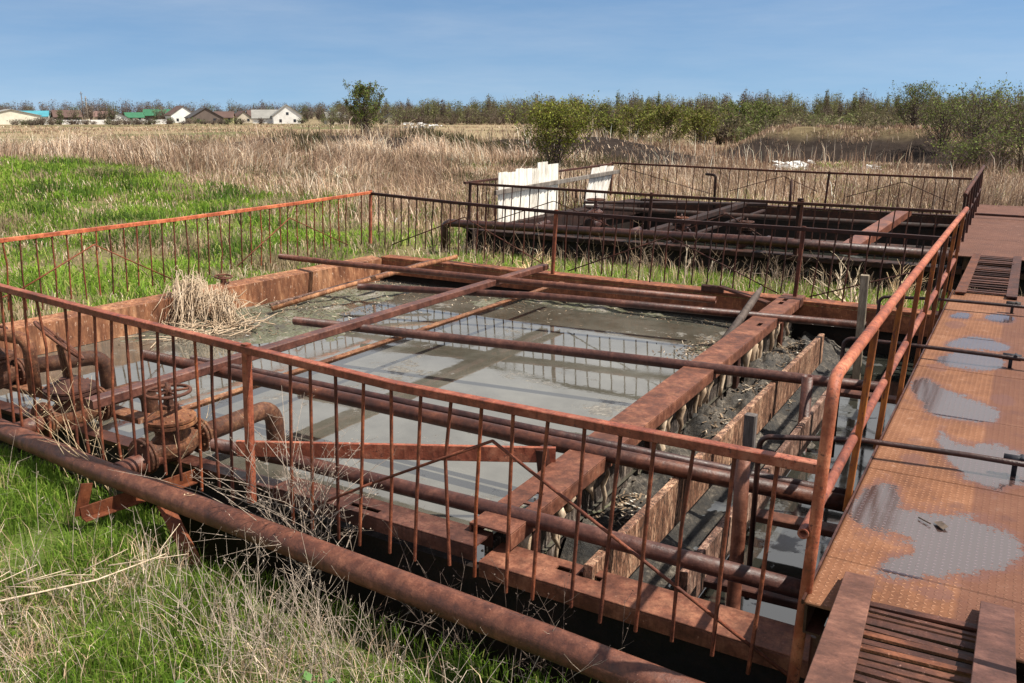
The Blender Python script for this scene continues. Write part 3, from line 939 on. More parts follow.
# loose litter lying in the mud: flakes of bark, reed and plastic
M['litter'] = col_mat('litter', trans=0)
cx3 = U(-2.4, -1.87, 26); cy3 = U(4.2, 11.2, 26); c3 = rng.integers(0, 26, 1500)
lx = np.concatenate([cx3[c3] + rng.normal(0, .06, 1500), rng.normal(-8.9, .55, 1500), rng.normal(-3.05, .22, 1100), rng.normal(-7.0, .8, 300)])
ly = np.concatenate([cy3[c3] + rng.normal(0, .14, 1500), rng.normal(9.3, 1.0, 1500), rng.normal(10.1, .3, 1100), rng.normal(11.1, .35, 300)])
k = (lx > -9.75) & (lx < -1.85) & (ly > 4) & (ly < 11.7) & ~((lx > -2.52) & (lx < -2.43)); lx = lx[k]; ly = ly[k]
lz = np.where(lx > -2.45, sl_side(lx, ly), np.maximum(sl_main(lx, ly), ZW)) + .006
ed = 1500; ex_ = np.where(U(0, 1, ed) < .5, U(-9.6, -2.6, ed), -2.62 - np.abs(rng.normal(0, .10, ed))); ey_ = np.where(ex_ > -2.95, U(4.1, 11.6, ed), np.where(U(0, 1, ed) < .75, 11.62 - np.abs(rng.normal(0, .22, ed)), 4.1 + np.abs(rng.normal(0, .12, ed))))
lx = np.concatenate([lx, ex_]); ly = np.concatenate([ly, ey_]); lz = np.concatenate([lz, np.maximum(sl_main(ex_, ey_), ZW) + .004])
aa = U(0, 6.28, len(lx)); ln = U(.006, .034, len(lx)) ** 1.0 * np.where(U(0, 1, len(lx)) < .06, 2.2, 1); lw = U(.003, .009, len(lx)); tl = U(-.4, .4, len(lx))
ex = np.stack([np.cos(aa) * ln, np.sin(aa) * ln, tl * ln], 1); ey = np.stack([-np.sin(aa) * lw, np.cos(aa) * lw, 0 * aa], 1)
c0 = np.stack([lx, ly, lz], 1)
vv = np.stack([c0 - ex - ey, c0 + ex - ey, c0 + ex + ey, c0 - ex + ey], 1).reshape(-1, 3)
lc = pick(len(lx), [(0.38, .31, .23), (.2, .14, .09), (.09, .062, .042), (.58, .54, .47), (.14, .10, .065)], [.14, .3, .36, .03, .17]) * (1 + .2 * rng.standard_normal((len(lx), 1)))
stuff(soup('litter', vv, (np.arange(len(lx))[:, None] * 4 + np.arange(4)), 'litter', np.repeat(np.clip(lc, .01, .8), 4, 0)), 'flakes of reed, bark and litter lying in the tank mud', 'litter')


# ------------------------------------------------------------------ railings
LEAN = Vector((math.cos(PSI), math.sin(PSI), 0)) * -.045


def railing(label, pts, bars, post_at, braces, mats, zb=-.42, tw=.055, th=.05, post_drop=.92, br=.0092, style='square', group='railings round the tanks', nm='railing'):
    """pts: top-rail polyline; bars: ((x,y,ztop),drop) list; braces: lists of points"""
    base = Vector(pts[0])
    t = thing(nm, (base.x, base.y, zb), label, 'railing', group)
    m = MB()
    for a, b in zip(pts[:-1], pts[1:]):
        if style == 'round': m.tube([a, b], tw / 2, 12)
        else: m.bar(a, b, tw, th, c=.004)
    m.build('top_rail', mats[0], t)
    for p, drop in bars:
        if p[1] > 5 and random.random() < .03: continue
        q = Vector(p) + Vector((random.gauss(0, .007), random.gauss(0, .004), 0))
        e = q + LEAN * drop + Vector((random.gauss(0, .011), random.gauss(0, .008), -drop + random.gauss(0, .012)))
        bw = .02 if random.random() < .2 else .006
        md = q.lerp(e, random.uniform(.35, .65)) + Vector((random.gauss(0, bw), random.gauss(0, bw), 0))
        tw_ = random.uniform(-.3, .3); u_ = (math.sin(tw_), math.cos(tw_), 0)
        m = MB(); m.bar(q + Vector((0, 0, -.02)), md, br * 2, br * 2, up=u_, c=.004); m.bar(md, e, br * 2, br * 2, up=u_, c=.004)
        m.lathe(q + Vector((0, 0, -th * .5 - .012)), (0, 0, 1), [(0, br), (.007, br * 1.5), (.016, br * 1.7)], 7)
        m.build('baluster', mats[1], t)
    for p, drop in post_at:
        q = Vector(p)
        MB().bar(q + Vector((0, 0, .012)), q + LEAN * drop + Vector((0, 0, -drop)), .05, .05, up=(0, 1, 0), c=.006).build('post', mats[2], t)
    for br_ in braces:
        m = MB()
        for a, b in zip(br_[:-1], br_[1:]):
            m.tube([a, b], .0095, 6)
        m.build('brace', mats[1], t)
    return t


def lerp3(pts, x, ax=0):
    for a, b in zip(pts[:-1], pts[1:]):
        lo, hi = sorted((a[ax], b[ax]))
        if lo - 1e-6 <= x <= hi + 1e-6:
            f = (x - a[ax]) / (b[ax] - a[ax])
            return tuple(a[i] + (b[i] - a[i]) * f for i in range(3))
    return pts[-1]


# near railing of the first tank: kinks at its middle post
nr = [(-9.2, 3.75, .74), (-6.9, 3.75, .645), (-5.54, 3.75, .575), (-4.18, 3.75, .52), (-3.0, 3.75, .47), (-1.9, 3.75, .47), (-.62, 3.75, .475)]
nb = []
for x in (-8.85, -8.64, -8.42, -8.2, -7.98, -7.76, -7.54, -7.33, -7.12, -6.92, -6.76, -6.6, -6.44, -6.07, -5.9, -5.73, -5.54, -5.36, -5.2, -5.03, -4.87, -4.68, -4.51, -4.32, -3.81, -3.63, -3.44, -3.22, -3.01, -2.81, -2.6, -2.4, -2.2, -1.98, -1.78, -1.59, -1.41, -1.21, -1.01, -.81):
    p = lerp3(nr, x)
    nb.append((p, p[2] + .61 + random.gauss(0, .015) - (0.05 if x < -4.2 else 0)))
railing('nearest reddish railing, kinked at its post, in front of the grey water', nr, nb, [((-4.18, 3.752, .545), 1.09)],
        [[(-3.62, 3.735, -.42), (-3.17, 3.735, -.17), (-2.32, 3.735, .27), (-.66, 3.735, -.6)]],
        ('rail', 'bar', 'rail'))

# left railing of the first tank (runs away from the camera)
lr = [(-10.45, 2.2, .50), (-10.45, 5.8, .50), (-10.46, 8.3, .485), (-10.45, 10.6, .50), (-10.45, 12.62, .53)]
lb = []
y = 2.3
while y < 12.5:
    if abs(y - 12.55) > .06: lb.append((lerp3(lr, y, 1), .90 + random.gauss(0, .02)))
    y += .205
railing('orange brown railing along the grassy left edge of the near tank', lr, lb, [((-10.47, 12.64, .56), .98)],
        [[(-10.43, 4.9, -.35), (-10.43, 5.9, -.12), (-10.43, 6.95, .3), (-10.43, 8.1, -.35)], [(-10.43, 9.3, -.35), (-10.43, 10.5, .28), (-10.43, 11.9, -.35)]],
        ('rail', 'bar', 'rail'))

# far railing of the first tank
fr = [(-10.45, 12.62, .51), (-8.3, 12.2, .49), (-6.13, 11.74, .5), (-4.3, 11.7, .49), (-2.45, 11.66, .5), (-.72, 11.62, .5)]
fb = []
x = -10.24
while x < -.75:
    if min(abs(x + 6.13), abs(x + 2.45)) > .07: fb.append((lerp3(fr, x), .88 + random.gauss(0, .02)))
    x += .205
railing('brown railing between the near tank and the grass strip', fr, fb, [((-6.13, 11.745, .525), .97), ((-2.45, 11.665, .525), .97)],
        [[(-9.9, 12.5, -.38), (-8.06, 12.13, .27), (-6.3, 11.8, -.36)], [(-5.9, 11.72, -.38), (-4.3, 11.68, .27), (-2.7, 11.64, -.38)], [(-2.3, 11.64, -.38), (-1.0, 11.61, .1)]],
        ('dkrail', 'dkrail', 'bar'))

# second tank: near, left, far
def line_rail(label, a, b, posts, step, mats, brs, z=.5):
    a = Vector(a); b = Vector(b); n_ = int((b - a).length / step)
    bars = []
    for i in range(1, n_):
        p = a.lerp(b, i / n_)
        if all((Vector(q) - p).length > .09 for q in posts): bars.append((tuple(p), .88 + random.gauss(0, .02)))
    return railing(label, [tuple(a), tuple(a.lerp(b, .5) + Vector((0, 0, -.015))), tuple(b)], bars, [(q, .95) for q in posts], brs, mats)


line_rail('dark railing along the near side of the farther tank', (-10.1, 15.42, .51), (-1.0, 15.42, .44), [(-10.1, 15.44, .53), (-6.05, 15.43, .5), (-3.3, 15.43, .49)], .205, ('dkrail', 'dkrail', 'dkrail'),
          [[(-9.9, 15.4, -.36), (-8.1, 15.4, .25), (-6.3, 15.4, -.36)], [(-5.9, 15.4, -.38), (-4.6, 15.4, .2), (-3.5, 15.4, -.38)]])
line_rail('dark railing behind the white panels on the left of the farther tank', (-10.35, 15.6, .5), (-10.45, 23.5, .5), [(-10.4, 19.5, .52)], .25, ('dkrail', 'dkrail', 'dkrail'), [])
line_rail('dark railing at the far end of the farther tank before the reeds', (-10.45, 23.5, .52), (-1.15, 22.9, .46), [(-10.45, 23.5, .54), (-4.35, 23.11, .5)], .25, ('dkrail', 'dkrail', 'dkrail'),
          [[(-10.1, 23.46, .4), (-7.9, 23.3, -.1), (-7.4, 23.28, -.2)], [(-6.9, 23.26, -.1), (-5.5, 23.17, .35), (-4.6, 23.1, 0)], [(-3.9, 23.06, -.1), (-2.6, 22.97, .33), (-1.5, 22.9, -.1)]])

# handrail of the walkway: round pipe, orange bars, open-ended middle rail
hr = [(-.585, 3.55, .93), (-.585, 3.72, .945), (-.585, 5.42, .935), (-.575, 8.74, .93), (-.565, 11.0, .93)]
t = thing('handrail', (-.6, 3.6, -.5), 'orange rust handrail down the left side of the nearer walkway', 'handrail', 'handrails of the walkways')
mbh = MB(); mbh.tube([(-.615, 3.505, -.47)] + [(-.59, 3.51, .2), (-.572, 3.515, .82)] + [(-.572, 3.53, .89), (-.576, 3.57, .925), (-.582, 3.66, .94)] + hr[2:], .026, 14)
mbh.build('top_rail', 'rail', t)
MB().tube([(-.625, 3.47, .28), (-.625, 4.3, .31), (-.622, 5.4, .35), (-.62, 7.2, .365), (-.615, 10.9, .365)], .024, 12, True, .7).build('mid_rail', 'rail', t)
for k, y in enumerate((4.63, 5.66, 6.7, 7.75, 8.8, 9.85, 10.9)):
    m = MB(); m.bar((-.578, y + .02, .915), (-.622, y, -.1), .034, .028, up=(0, 1, 0)); m.build('post', 'orange', t)
for y in (3.85, 4.3, 5.15, 6.2):
    pass
t = thing('handrail', (-.88, 16.2, -.2), 'dark handrail of the farther walkway beside the farther tank', 'handrail', 'handrails of the walkways')
MB().tube([(-.84, 15.5, .70), (-.86, 16.6, .72), (-.95, 22.6, .72), (-.97, 23.6, .72)], .034, 10).build('top_rail', 'dkrail', t)
MB().tube([(-.86, 15.6, .2), (-.97, 23.4, .2)], .022, 8).build('mid_rail', 'dkrail', t)
for y in (15.6, 16.9, 18.2, 19.5, 20.8, 22.1, 23.4):
    xx = -.84 - (y - 15.5) * .016
    MB().bar((xx, y, .70), (xx, y, -.3), .04, .04, up=(0, 1, 0)).build('post', 'dkrail', t)


# ------------------------------------------------------------------ pipes and beams over the near tank
def pipe(label, pts, r, mat='pipe', nm='crossing_pipe', hollow=.8, cat='pipe', group=None, n=14):
    o = MB().tube(pts, r, n, True, hollow).build(nm, mat)
    return tag(o, label, cat, group)


CP = 'pipes crossing the near tank'
pipe('farthest crossing pipe, resting high on the left rim of the near tank', [(-10.3, 10.09, -.29), (-9.4, 10.12, -.30), (-5.6, 10.27, -.30), (-3.2, 10.5, -.31)], .045, 'pipe', group=CP)
pipe('second crossing pipe just short of the far rim, ending under the walkway', [(-8.0, 9.3, -.42), (-7.84, 9.36, -.42), (-5.4, 9.98, -.40), (-1.4, 10.42, -.40)], .048, 'dkpipe', group=CP)
pipe('crossing pipe over the middle of the grey water, its left end in the open', [(-7.25, 7.27, -.40), (-4.16, 7.65, -.395), (-1.5, 7.96, -.40), (-.85, 8.05, -.40)], .05, 'pipe', group=CP)
pipe('thicker of the twin pipes that cross behind the near railing', [(-7.5, 5.40, -.40), (-5.35, 5.38, -.40), (-2.9, 5.36, -.40), (-.5, 5.42, -.41)], .056, 'dkpipe', group=CP)
pipe('thinner of the twin pipes, lying against the back of its neighbour', [(-6.9, 5.50, -.375), (-4.0, 5.49, -.375), (-.6, 5.50, -.385)], .036, 'dkpipe', group=CP)
pipe('nearest crossing pipe, close behind the near rim under the railing bars', [(-5.0, 4.10, -.42), (-4.3, 4.16, -.41), (-2.2, 4.21, -.40), (-.4, 4.23, -.41)], .052, 'pipe', group=CP)

# beams running away from the camera
BM = 'beams laid over the near tank'
o = MB().bar((-6.42, 4.05, -.335), (-6.30, 11.72, -.345), .13, .085).build('long_beam', 'pipe')
tag(o, 'long dark brown beam lying straight across the left half of the grey water', 'beam', BM)
m = MB(); m.bar((-6.0, 4.5, -.47), (-5.78, 11.3, -.47), .075, .012); m.bar((-6.03, 4.5, -.50), (-5.81, 11.3, -.50), .010, .05)
tag(m.build('angle_bar', 'rim'), 'thin pale rust angle bar just right of the long dark beam', 'beam', BM)
m = slotted(MB(), (-2.49, 3.97, -.395), (-2.52, 11.78, -.395), .29, .11, [(.27, .40, .03, .05), (.43, .58, .03, .05), (5.8, 5.95, .04, .05), (7.1, 7.25, -.03, .06), (7.32, 7.47, -.03, .06)])
t = thing('main_beam', (-2.5, 4, -.5), 'broad flat slotted beam with stained baffle wall along the right of the grey water', 'beam', BM)
m.build('channel', 'beam', t)
MB().box(-2.56, -2.50, 4.02, 11.7, -1.6, -.52).build('baffle', 'concrete', t)
m = MB()
rr_ = random.Random(5)
y = 4.2
while y < 11.2:
    ln_ = rr_.choice([.15, .25, .35, .45]) * rr_.uniform(.7, 1.2); w_ = rr_.uniform(.02, .055); xo = -2.43 + rr_.uniform(-.03, .04)
    if 6.0 < y < 6.6 or 8.6 < y < 9.0: y += .3
    k_ = [(xo, y, -.5)]; rad = [w_]
    for q in range(1, 5):
        k_.append((xo + rr_.gauss(0, .012), y + rr_.gauss(0, .018), -.5 - ln_ * q / 4)); rad.append(max(.008, w_ * (1 - .18 * q) + rr_.gauss(0, .008)))
    m.tube(k_, rad, 7)
    y += rr_.choice([.07, .1, .16, .3, .5])
m.build('scale_drips', 'drip', t)
for y in (4.35, 6.3, 8.75, 10.6):
    MB().bar((-2.40, y, -.51), (-2.40, y, -1.5), .10, .05, up=(1, 0, 0)).build('support', 'dkpipe', t)
o = MB().bar((-4.62, 3.985, -.33), (-2.62, 5.06, -.345), .03, .115).build('cross_plank', 'rail')
tag(o, 'short red brown channel running slantwise from the near rim to the main beam', 'beam', BM)
o = MB().bar((-2.70, 5.03, -.30), (-2.64, 5.06, -.95), .11, .09, up=(1, 0, 0)).build('stub_post', 'dkpipe')
tag(o, 'dark stub post at the end of the slanting red brown channel', 'post')
# loose timber at the left far corner
pipe('crooked brown pole slanting from far rim into the mud at left', [(-9.0, 8.6, -.72), (-8.6, 9.6, -.55), (-8.2, 10.9, -.40), (-7.95, 11.72, -.33)], .035, 'rim', 'pole', None, 'pole')
o = MB().bar((-9.35, 8.9, -.76), (-8.35, 11.5, -.41), .07, .03).build('loose_plank', 'plank'); tag(o, 'loose brown plank beside the crooked pole at the left far corner', 'plank')
# stained planks of the side trough
t_ = MB(); t_.bar((-1.84, 3.96, -.62), (-1.80, 10.0, -.62), .055, .34)
o = t_.build('trough_board', 'plank'); tag(o, 'taller orange brown streaked board right of the black sludge', 'board', 'boards of the side trough')
t_ = MB(); t_.bar((-1.50, 4.6, -.86), (-1.46, 8.9, -.86), .05, .3)
o = t_.build('trough_board', 'plank'); tag(o, 'lower dark stained board sunk beside the taller streaked board', 'board', 'boards of the side trough')
# posts standing in the trough
pipe('stout rusty pipe post behind the near railing at its right end', [(-1.2, 4.66, -1.5), (-1.2, 4.66, -.35), (-1.2, 4.64, .12)], .042, 'pipe', 'pipe_post', cat='post', group='posts in the side trough')
pipe('short rusty pipe post at the end of the middle crossing pipe', [(-1.5, 7.86, -1.4), (-1.5, 7.84, -.33)], .05, 'pipe', 'pipe_post', cat='post', group='posts in the side trough')
o = MB().bar((-1.55, 6.13, -.18), (-1.55, 6.13, -1.3), .085, .075, up=(0, 1, 0)).build('wooden_post', 'greywood'); tag(o, 'squared grey wooden post against the tall streaked board', 'post', 'posts in the side trough')
o = MB().bar((-1.40, 9.93, .27), (-1.40, 10.12, -1.2), .085, .05, up=(0, 1, 0)).build('wooden_post', 'greywood'); tag(o, 'tall grey wooden slat standing near the far rim and walkway', 'post', 'posts in the side trough')
# split timber propped on the far rim
m = MB(); m.tube([(-2.78, 9.2, -.62), (-2.74, 9.9, -.42), (-2.72, 10.55, -.22), (-2.71, 10.75, -.14)], [.045, .05, .045, .02], 6)
tag(m.build('driftwood', 'bark'), 'split dark log propped against the far end of the main beam', 'log')
m = MB(); m.bar((-3.75, 11.62, -.40), (-3.45, 11.62, -.40), .09, .09); m.bar((-3.5, 11.62, -.36), (-2.75, 11.35, -.46), .10, .03)
tag(m.build('scrap_iron', 'dkrail'), 'scrap of dark bent iron lying on the far rim', 'scrap')
# lower shelf boards over the dark channel
for k, (y, z) in enumerate(((4.75, -.80), (5.9, -.86), (9.0, -.8))):
    o = MB().bar((-1.40, y, z), (-.5, y + .05, z), .14, .05).build('channel_board', 'slat')
    tag(o, ('nearest dark board bridging the channel under the walkway', 'middle dark board bridging the channel under the walkway', 'farthest dark board bridging the channel under the walkway')[k], 'board', 'boards over the dark channel')

# ------------------------------------------------------------------ header pipe, valves, elbows
t = thing('header_pipe', (-5, 3.5, -.9), 'long thick rusty pipe across the foreground grass', 'pipe', 'header pipes of the tanks')
MB().tube([(-9.6, 3.87, -.545), (-7.05, 3.665, -.55), (-5.6, 3.55, -.555), (-4.5, 3.505, -.56), (-1.75, 3.355, -.56), (.9, 3.19, -.56)], .082, 22).build('main_pipe', 'pipe', t)
for x in (-8.45, -6.88, -5.43):
    yy = 3.65 + (x + 7.05) * -.075
    MB().tube([(x, yy + .05, -.55), (x + .01, 4.02 if x > -6 else 3.97 if x > -8 else 4.2, -.53)], .078, 20).build('branch_pipe', 'pipe', t)
o = MB()
o.bar((-5.36, 3.22, -.70), (-5.10, 4.22, -.66), .012, .09); o.bar((-5.33, 3.22, -.743), (-5.08, 4.22, -.703), .07, .010); o.bar((-5.37, 3.22, -.72), (-5.355, 3.29, -.5), .09, .012, up=(1, 0, 0))
tag(o.build('angle_bracket', 'bracket'), 'bent orange angle iron holding up the foreground pipe', 'bracket')
o = MB().bar((-5.0, 3.62, -.70), (-4.35, 3.38, -1.0), .10, .014).build('pipe_strut', 'bracket'); tag(o, 'short rusty strut leaning under the foreground pipe', 'strut')


def bolts(mb, c, axis, rad, n, r=.009, l=.06):
    c = Vector(c); ax = Vector(axis).normalized(); a = ax.orthogonal().normalized(); b = ax.cross(a)
    for i in range(n):
        g = 2 * math.pi * (i + .5) / n
        p = c + (a * math.cos(g) + b * math.sin(g)) * rad
        mb.tube([p - ax * l / 2, p + ax * l / 2], r, 6)


def gate_valve(x, y, z, label, wheel_tilt=(0, 0, 1), wheel_h=.42, wheel_r=.17, solid=False, stem_lean=(0, 0, 1), sc=1.0, yl=.5, vm='valve'):
    t = thing('gate_valve', (x, y, z - .2), label, 'valve', 'gate valves on the pipes')
    p0 = Vector((x, y, z)); s = sc
    m = MB(); m.lathe(p0, (0, 1, 0), [(0.03, .075 * s), (.1, .085 * s), (.16, .115 * s), (yl / 2, .125 * s), (yl - .16, .115 * s), (yl - .1, .085 * s), (yl - .03, .075 * s)], 20)
    m.lathe(p0 + Vector((0, yl / 2, .05)), (0, 0, 1), [(0, .12 * s), (.1, .125 * s), (.13, .11 * s)], 20)
    m.build('body', vm, t)
    for yy in (0.0, yl - .03):
        m = MB(); m.lathe(p0 + Vector((0, yy - .025, 0)), (0, 1, 0), [(0, .135 * s), (.004, .142 * s), (.022, .142 * s), (.026, .135 * s)], 24)
        m.lathe(p0 + Vector((0, yy + .008, 0)), (0, 1, 0), [(0, .135 * s), (.004, .142 * s), (.022, .142 * s), (.026, .135 * s)], 24)
        bolts(m, p0 + Vector((0, yy + .005, 0)), (0, 1, 0), .115 * s, 8, .010, .10)
        m.build('flange', vm, t)
    c = p0 + Vector((0, yl / 2, .175))
    m = MB(); m.lathe(c, (0, 0, 1), [(0, .185 * s), (.004, .192 * s), (.028, .192 * s), (.032, .18 * s)], 26)
    m.lathe(c + Vector((0, 0, .036)), (0, 0, 1), [(0, .18 * s), (.004, .192 * s), (.024, .192 * s), (.03, .17 * s), (.07, .10 * s), (.10, .07 * s)], 26)
    bolts(m, c + Vector((0, 0, .035)), (0, 0, 1), .165 * s, 10, .011, .09)
    m.build('bonnet', 'wheel' if solid else vm, t)
    sl = Vector(stem_lean).normalized()
    top = c + Vector((0, 0, .1)) + sl * wheel_h
    m = MB(); m.tube([c + Vector((0, 0, .09)), top + sl * .07], .014, 8)
    if not solid:
        m.lathe(c + Vector((0, 0, .1)), sl, [(0, .06), (.03, .055), (.035, .072), (.06, .072), (.065, .04), (wheel_h - .03, .03)], 14)
    else:
        for q in (-.05, .05):
            m.bar(c + Vector((q, 0, .08)), c + Vector((q * .7, 0, .1)) + sl * (wheel_h - .04), .03, .022, up=(0, 1, 0))
    m.build('stem', vm, t)
    ax = Vector(wheel_tilt).normalized()
    m = MB(); m.torus(top, ax, wheel_r, .014, 28, 8)
    a = ax.orthogonal().normalized(); b = ax.cross(a)
    for q in range(5):
        g = 2 * math.pi * q / 5 + .3
        d = a * math.cos(g) + b * math.sin(g)
        m.tube([top + d * .02, top + d * wheel_r], .010, 6)
    m.lathe(top - ax * .025, ax, [(0, .03), (.05, .03)], 10)
    m.build('handwheel', 'wheel', t)
    return t


gate_valve(-5.43, 3.80, -.50, 'rusty gate valve with a level open handwheel beside the railing post', wheel_h=.16, wheel_r=.165, yl=.54)
gate_valve(-6.88, 3.93, -.53, 'rusty gate valve with a steeply tilted handwheel on a leaning stem', wheel_tilt=(.35, .75, .75), wheel_h=.36, wheel_r=.24, solid=True, stem_lean=(-.2, 0, 1), yl=.54, sc=1.12)
gate_valve(-8.43, 4.15, -.52, 'rusty gate valve half cut off by the left edge of the photo', wheel_h=.2, wheel_r=.16, yl=.5)


def elbow(label, x, y0, y1, z, drop, r=.078, dx=0):
    pts = [(x, y0, z), (x + dx * .5, (y0 + y1) / 2, z)] + arc((x + dx, y1, z), (dx, y1 - y0, 0), (0, 0, -1), .15) + [(x + dx, y1, z - drop)]
    o = MB().tube(pts, r, 18).build('elbow_pipe', 'valve')
    return tag(o, label, 'pipe', 'elbow pipes dipping into the near tank')


elbow('elbow pipe bending into the water behind the railing post', -5.43, 4.34, 5.12, -.50, .6)
elbow('short elbow pipe behind the valve with the tilted handwheel', -6.88, 4.47, 4.95, -.50, .6)
elbow('elbow pipe farthest left, dropping into the muddy corner', -8.43, 4.62, 5.35, -.48, .6, dx=.35)
pts = [(-9.8, 4.35, -.06), (-8.4, 4.42, -.07)] + arc((-7.86, 4.45, -.07), (1, .03, 0), (0, 0, -1), .12) + [(-7.86, 4.45, -.62)]
tag(MB().tube(pts, .06, 16).build('bent_pipe', 'valve'), 'bent pipe entering from the left edge and turning down among the valves', 'pipe')
tag(MB().bar((-8.9, 4.6, -.66), (-6.5, 4.62, -.66), .16, .05).build('pipe_shelf', 'rim'), 'rusty flat bar lying under the left valves', 'bar')
# old hydrant stub on the left rim
t = thing('rim_valve', (-10.0, 8.65, -.75), 'small rusty valve head standing by the reed heap on the left rim', 'valve')
MB().lathe((-10.0, 8.65, -.85), (0, 0, 1), [(0, .07), (.25, .07), (.26, .15), (.3, .15), (.31, .06), (.4, .05)], 18).build('body', 'valve', t)
m = MB(); m.torus((-10.0, 8.65, -.36), (0.1, 0, 1), .12, .014); m.bar((-10.1, 8.65, -.37), (-9.9, 8.65, -.37), .02, .02); m.lathe((-10, 8.65, -.46), (0, 0, 1), [(0, .05), (.06, .04), (.11, .02)], 12)
m.build('handwheel', 'wheel', t)
# heap of dead reed
m = MB()
rr_ = random.Random(3)
for k in range(330):
    f_ = 0 if rr_.random() < .6 else 1
    ap = Vector(((-9.74, 7.85, -.33), (-9.4, 8.1, -.5))[f_]) + Vector((rr_.gauss(0, .13), rr_.gauss(0, .12), rr_.gauss(0, .085)))
    aa_ = rr_.gauss(-1.1, 1.0); rad_ = rr_.uniform(.08, .42)
    ft = Vector((ap.x + math.cos(aa_) * rad_, ap.y + math.sin(aa_) * rad_, -.86 if rr_.random() < .6 else rr_.uniform(-.82, -.5)))
    kn = ap.lerp(ft, .3) + Vector((rr_.gauss(0, .03), rr_.gauss(0, .03), 0)); kn.z = ap.z + rr_.uniform(-.16, .10)
    k2 = kn.lerp(ft, .55) + Vector((rr_.gauss(0, .04), rr_.gauss(0, .04), -.03))
    r_ = rr_.uniform(.0035, .0085)
    m.tube([ap, kn, k2, ft], [r_ * .5, r_, r_ * .9, r_ * rr_.uniform(.3, .9)], 4, False)
for k in range(190):
    b0 = Vector((rr_.gauss(-9.3, .32), rr_.gauss(7.8, .35), -.83)); a_ = rr_.uniform(0, 6.28); l_ = rr_.uniform(.15, .5)
    m.tube([b0, b0 + Vector((math.cos(a_) * l_, math.sin(a_) * l_, rr_.uniform(-.02, .12)))], [.009, .006], 4, False)
tag(m.build('reed_heap', 'reed'), 'heap of bleached dead reeds slumped in the left of the tank', 'reed heap')

# control rods laid across to the walkway
for (yy, ex, ey, lab, dy) in ((5.0, .14, 5.36, 'nearest control rod crossing the walkway, with a black fitting', .30), (7.7, .06, 7.76, 'middle control rod crossing the walkway, with a black fitting', .04), (9.7, .02, 10.0, 'farthest control rod crossing the walkway, near the far ramp', .2)):
    t = thing('control_rod', (-.6, yy + dy, .05), lab, 'rod', 'control rods over the walkway')
    x0 = -1.20
    pts = [(x0, yy - .02, -1.0), (x0, yy - .01, -.05)] + arc((x0, yy, .10), (0, 0, 1), (1, dy * .4, 0), .07) + [(-.66, yy + dy * .75, .10), (-.1, yy + dy, .095), (.9, yy + dy * 1.15, .09)]
    MB().tube(pts, .017, 10).build('rod', 'dkpipe', t)
    m = MB(); m.tube([(ex - .06, ey, .095), (ex + .07, ey + .003, .094)], .027, 10); m.tube([(ex, ey, .1), (ex, ey, .0)], .014, 8); m.tube([(ex + .03, ey - .035, .11), (ex + .03, ey + .04, .11)], .012, 8)
    m.build('fitting', 'bluegrey', t)

# ------------------------------------------------------------------ walkway and ramps
t = thing('walkway', (0, 7, -.15), 'nearer walkway of tread plate with wet lavender patches', 'walkway', 'steel walkways')
def outline(pts):
    """closed smooth outline through the given (x, y) points"""
    P = np.array(pts, float); n_ = len(P); out = []
    for i in range(n_):
        p0, p1, p2, p3 = P[i - 1], P[i], P[(i + 1) % n_], P[(i + 2) % n_]
        for t_ in np.linspace(0, 1, 6, endpoint=False):
            out.append(.5 * ((2 * p1) + (-p0 + p2) * t_ + (2 * p0 - 5 * p1 + 4 * p2 - p3) * t_ ** 2 + (-p0 + 3 * p1 - 3 * p2 + p3) * t_ ** 3))
    return np.array(out)


def sdist(x, y, O):
    """signed distance (negative inside) to a closed outline"""
    A = O; B = np.roll(O, -1, 0)
    best = np.full(x.shape, 9.0); ins = np.zeros(x.shape, bool)
    for (ax_, ay_), (bx_, by_) in zip(A, B):
        ex, ey = bx_ - ax_, by_ - ay_
        t_ = np.clip(((x - ax_) * ex + (y - ay_) * ey) / (ex * ex + ey * ey + 1e-12), 0, 1)
        best = np.minimum(best, np.hypot(x - ax_ - t_ * ex, y - ay_ - t_ * ey))
        c_ = ((ay_ > y) != (by_ > y)) & (x < ex * (y - ay_) / (ey + 1e-12) + ax_)
        ins ^= c_
    return np.where(ins, -best, best)


WET = [outline(p) for p in (
    [(-.585, 4.5), (-.52, 4.82), (-.43, 4.86), (-.36, 4.62), (-.26, 4.59), (-.05, 4.63), (.12, 4.55), (.20, 4.36), (.08, 4.12), (-.06, 3.98), (-.2, 3.87), (-.32, 3.84), (-.34, 3.95), (-.25, 4.06), (-.24, 4.18), (-.32, 4.27), (-.45, 4.28), (-.55, 4.36)],
    [(-.28, 5.9), (-.16, 5.72), (.0, 5.82), (.18, 5.74), (.24, 5.45), (.1, 5.16), (-.06, 5.18), (-.16, 5.36), (-.24, 5.6)],
    [(-.565, 6.95), (-.5, 7.12), (-.4, 7.0), (-.3, 6.85), (-.14, 6.72), (.02, 6.55), (.0, 6.3), (-.2, 6.24), (-.38, 6.28), (-.44, 6.5), (-.52, 6.7)],
    [(-.44, 8.3), (-.36, 8.58), (-.2, 8.76), (-.02, 8.62), (.04, 8.42), (-.1, 8.28), (-.3, 8.26)],
    [(-.46, 7.75), (-.34, 8.06), (-.15, 8.12), (.0, 8.0), (-.02, 7.7), (-.2, 7.58), (-.38, 7.6)],
    [(-.2, 9.75), (-.1, 9.88), (.02, 9.84), (.05, 9.6), (-.05, 9.5), (-.16, 9.58)],
    [(-.5, 9.6), (-.42, 9.78), (-.34, 9.7), (-.36, 9.52), (-.46, 9.5)])]
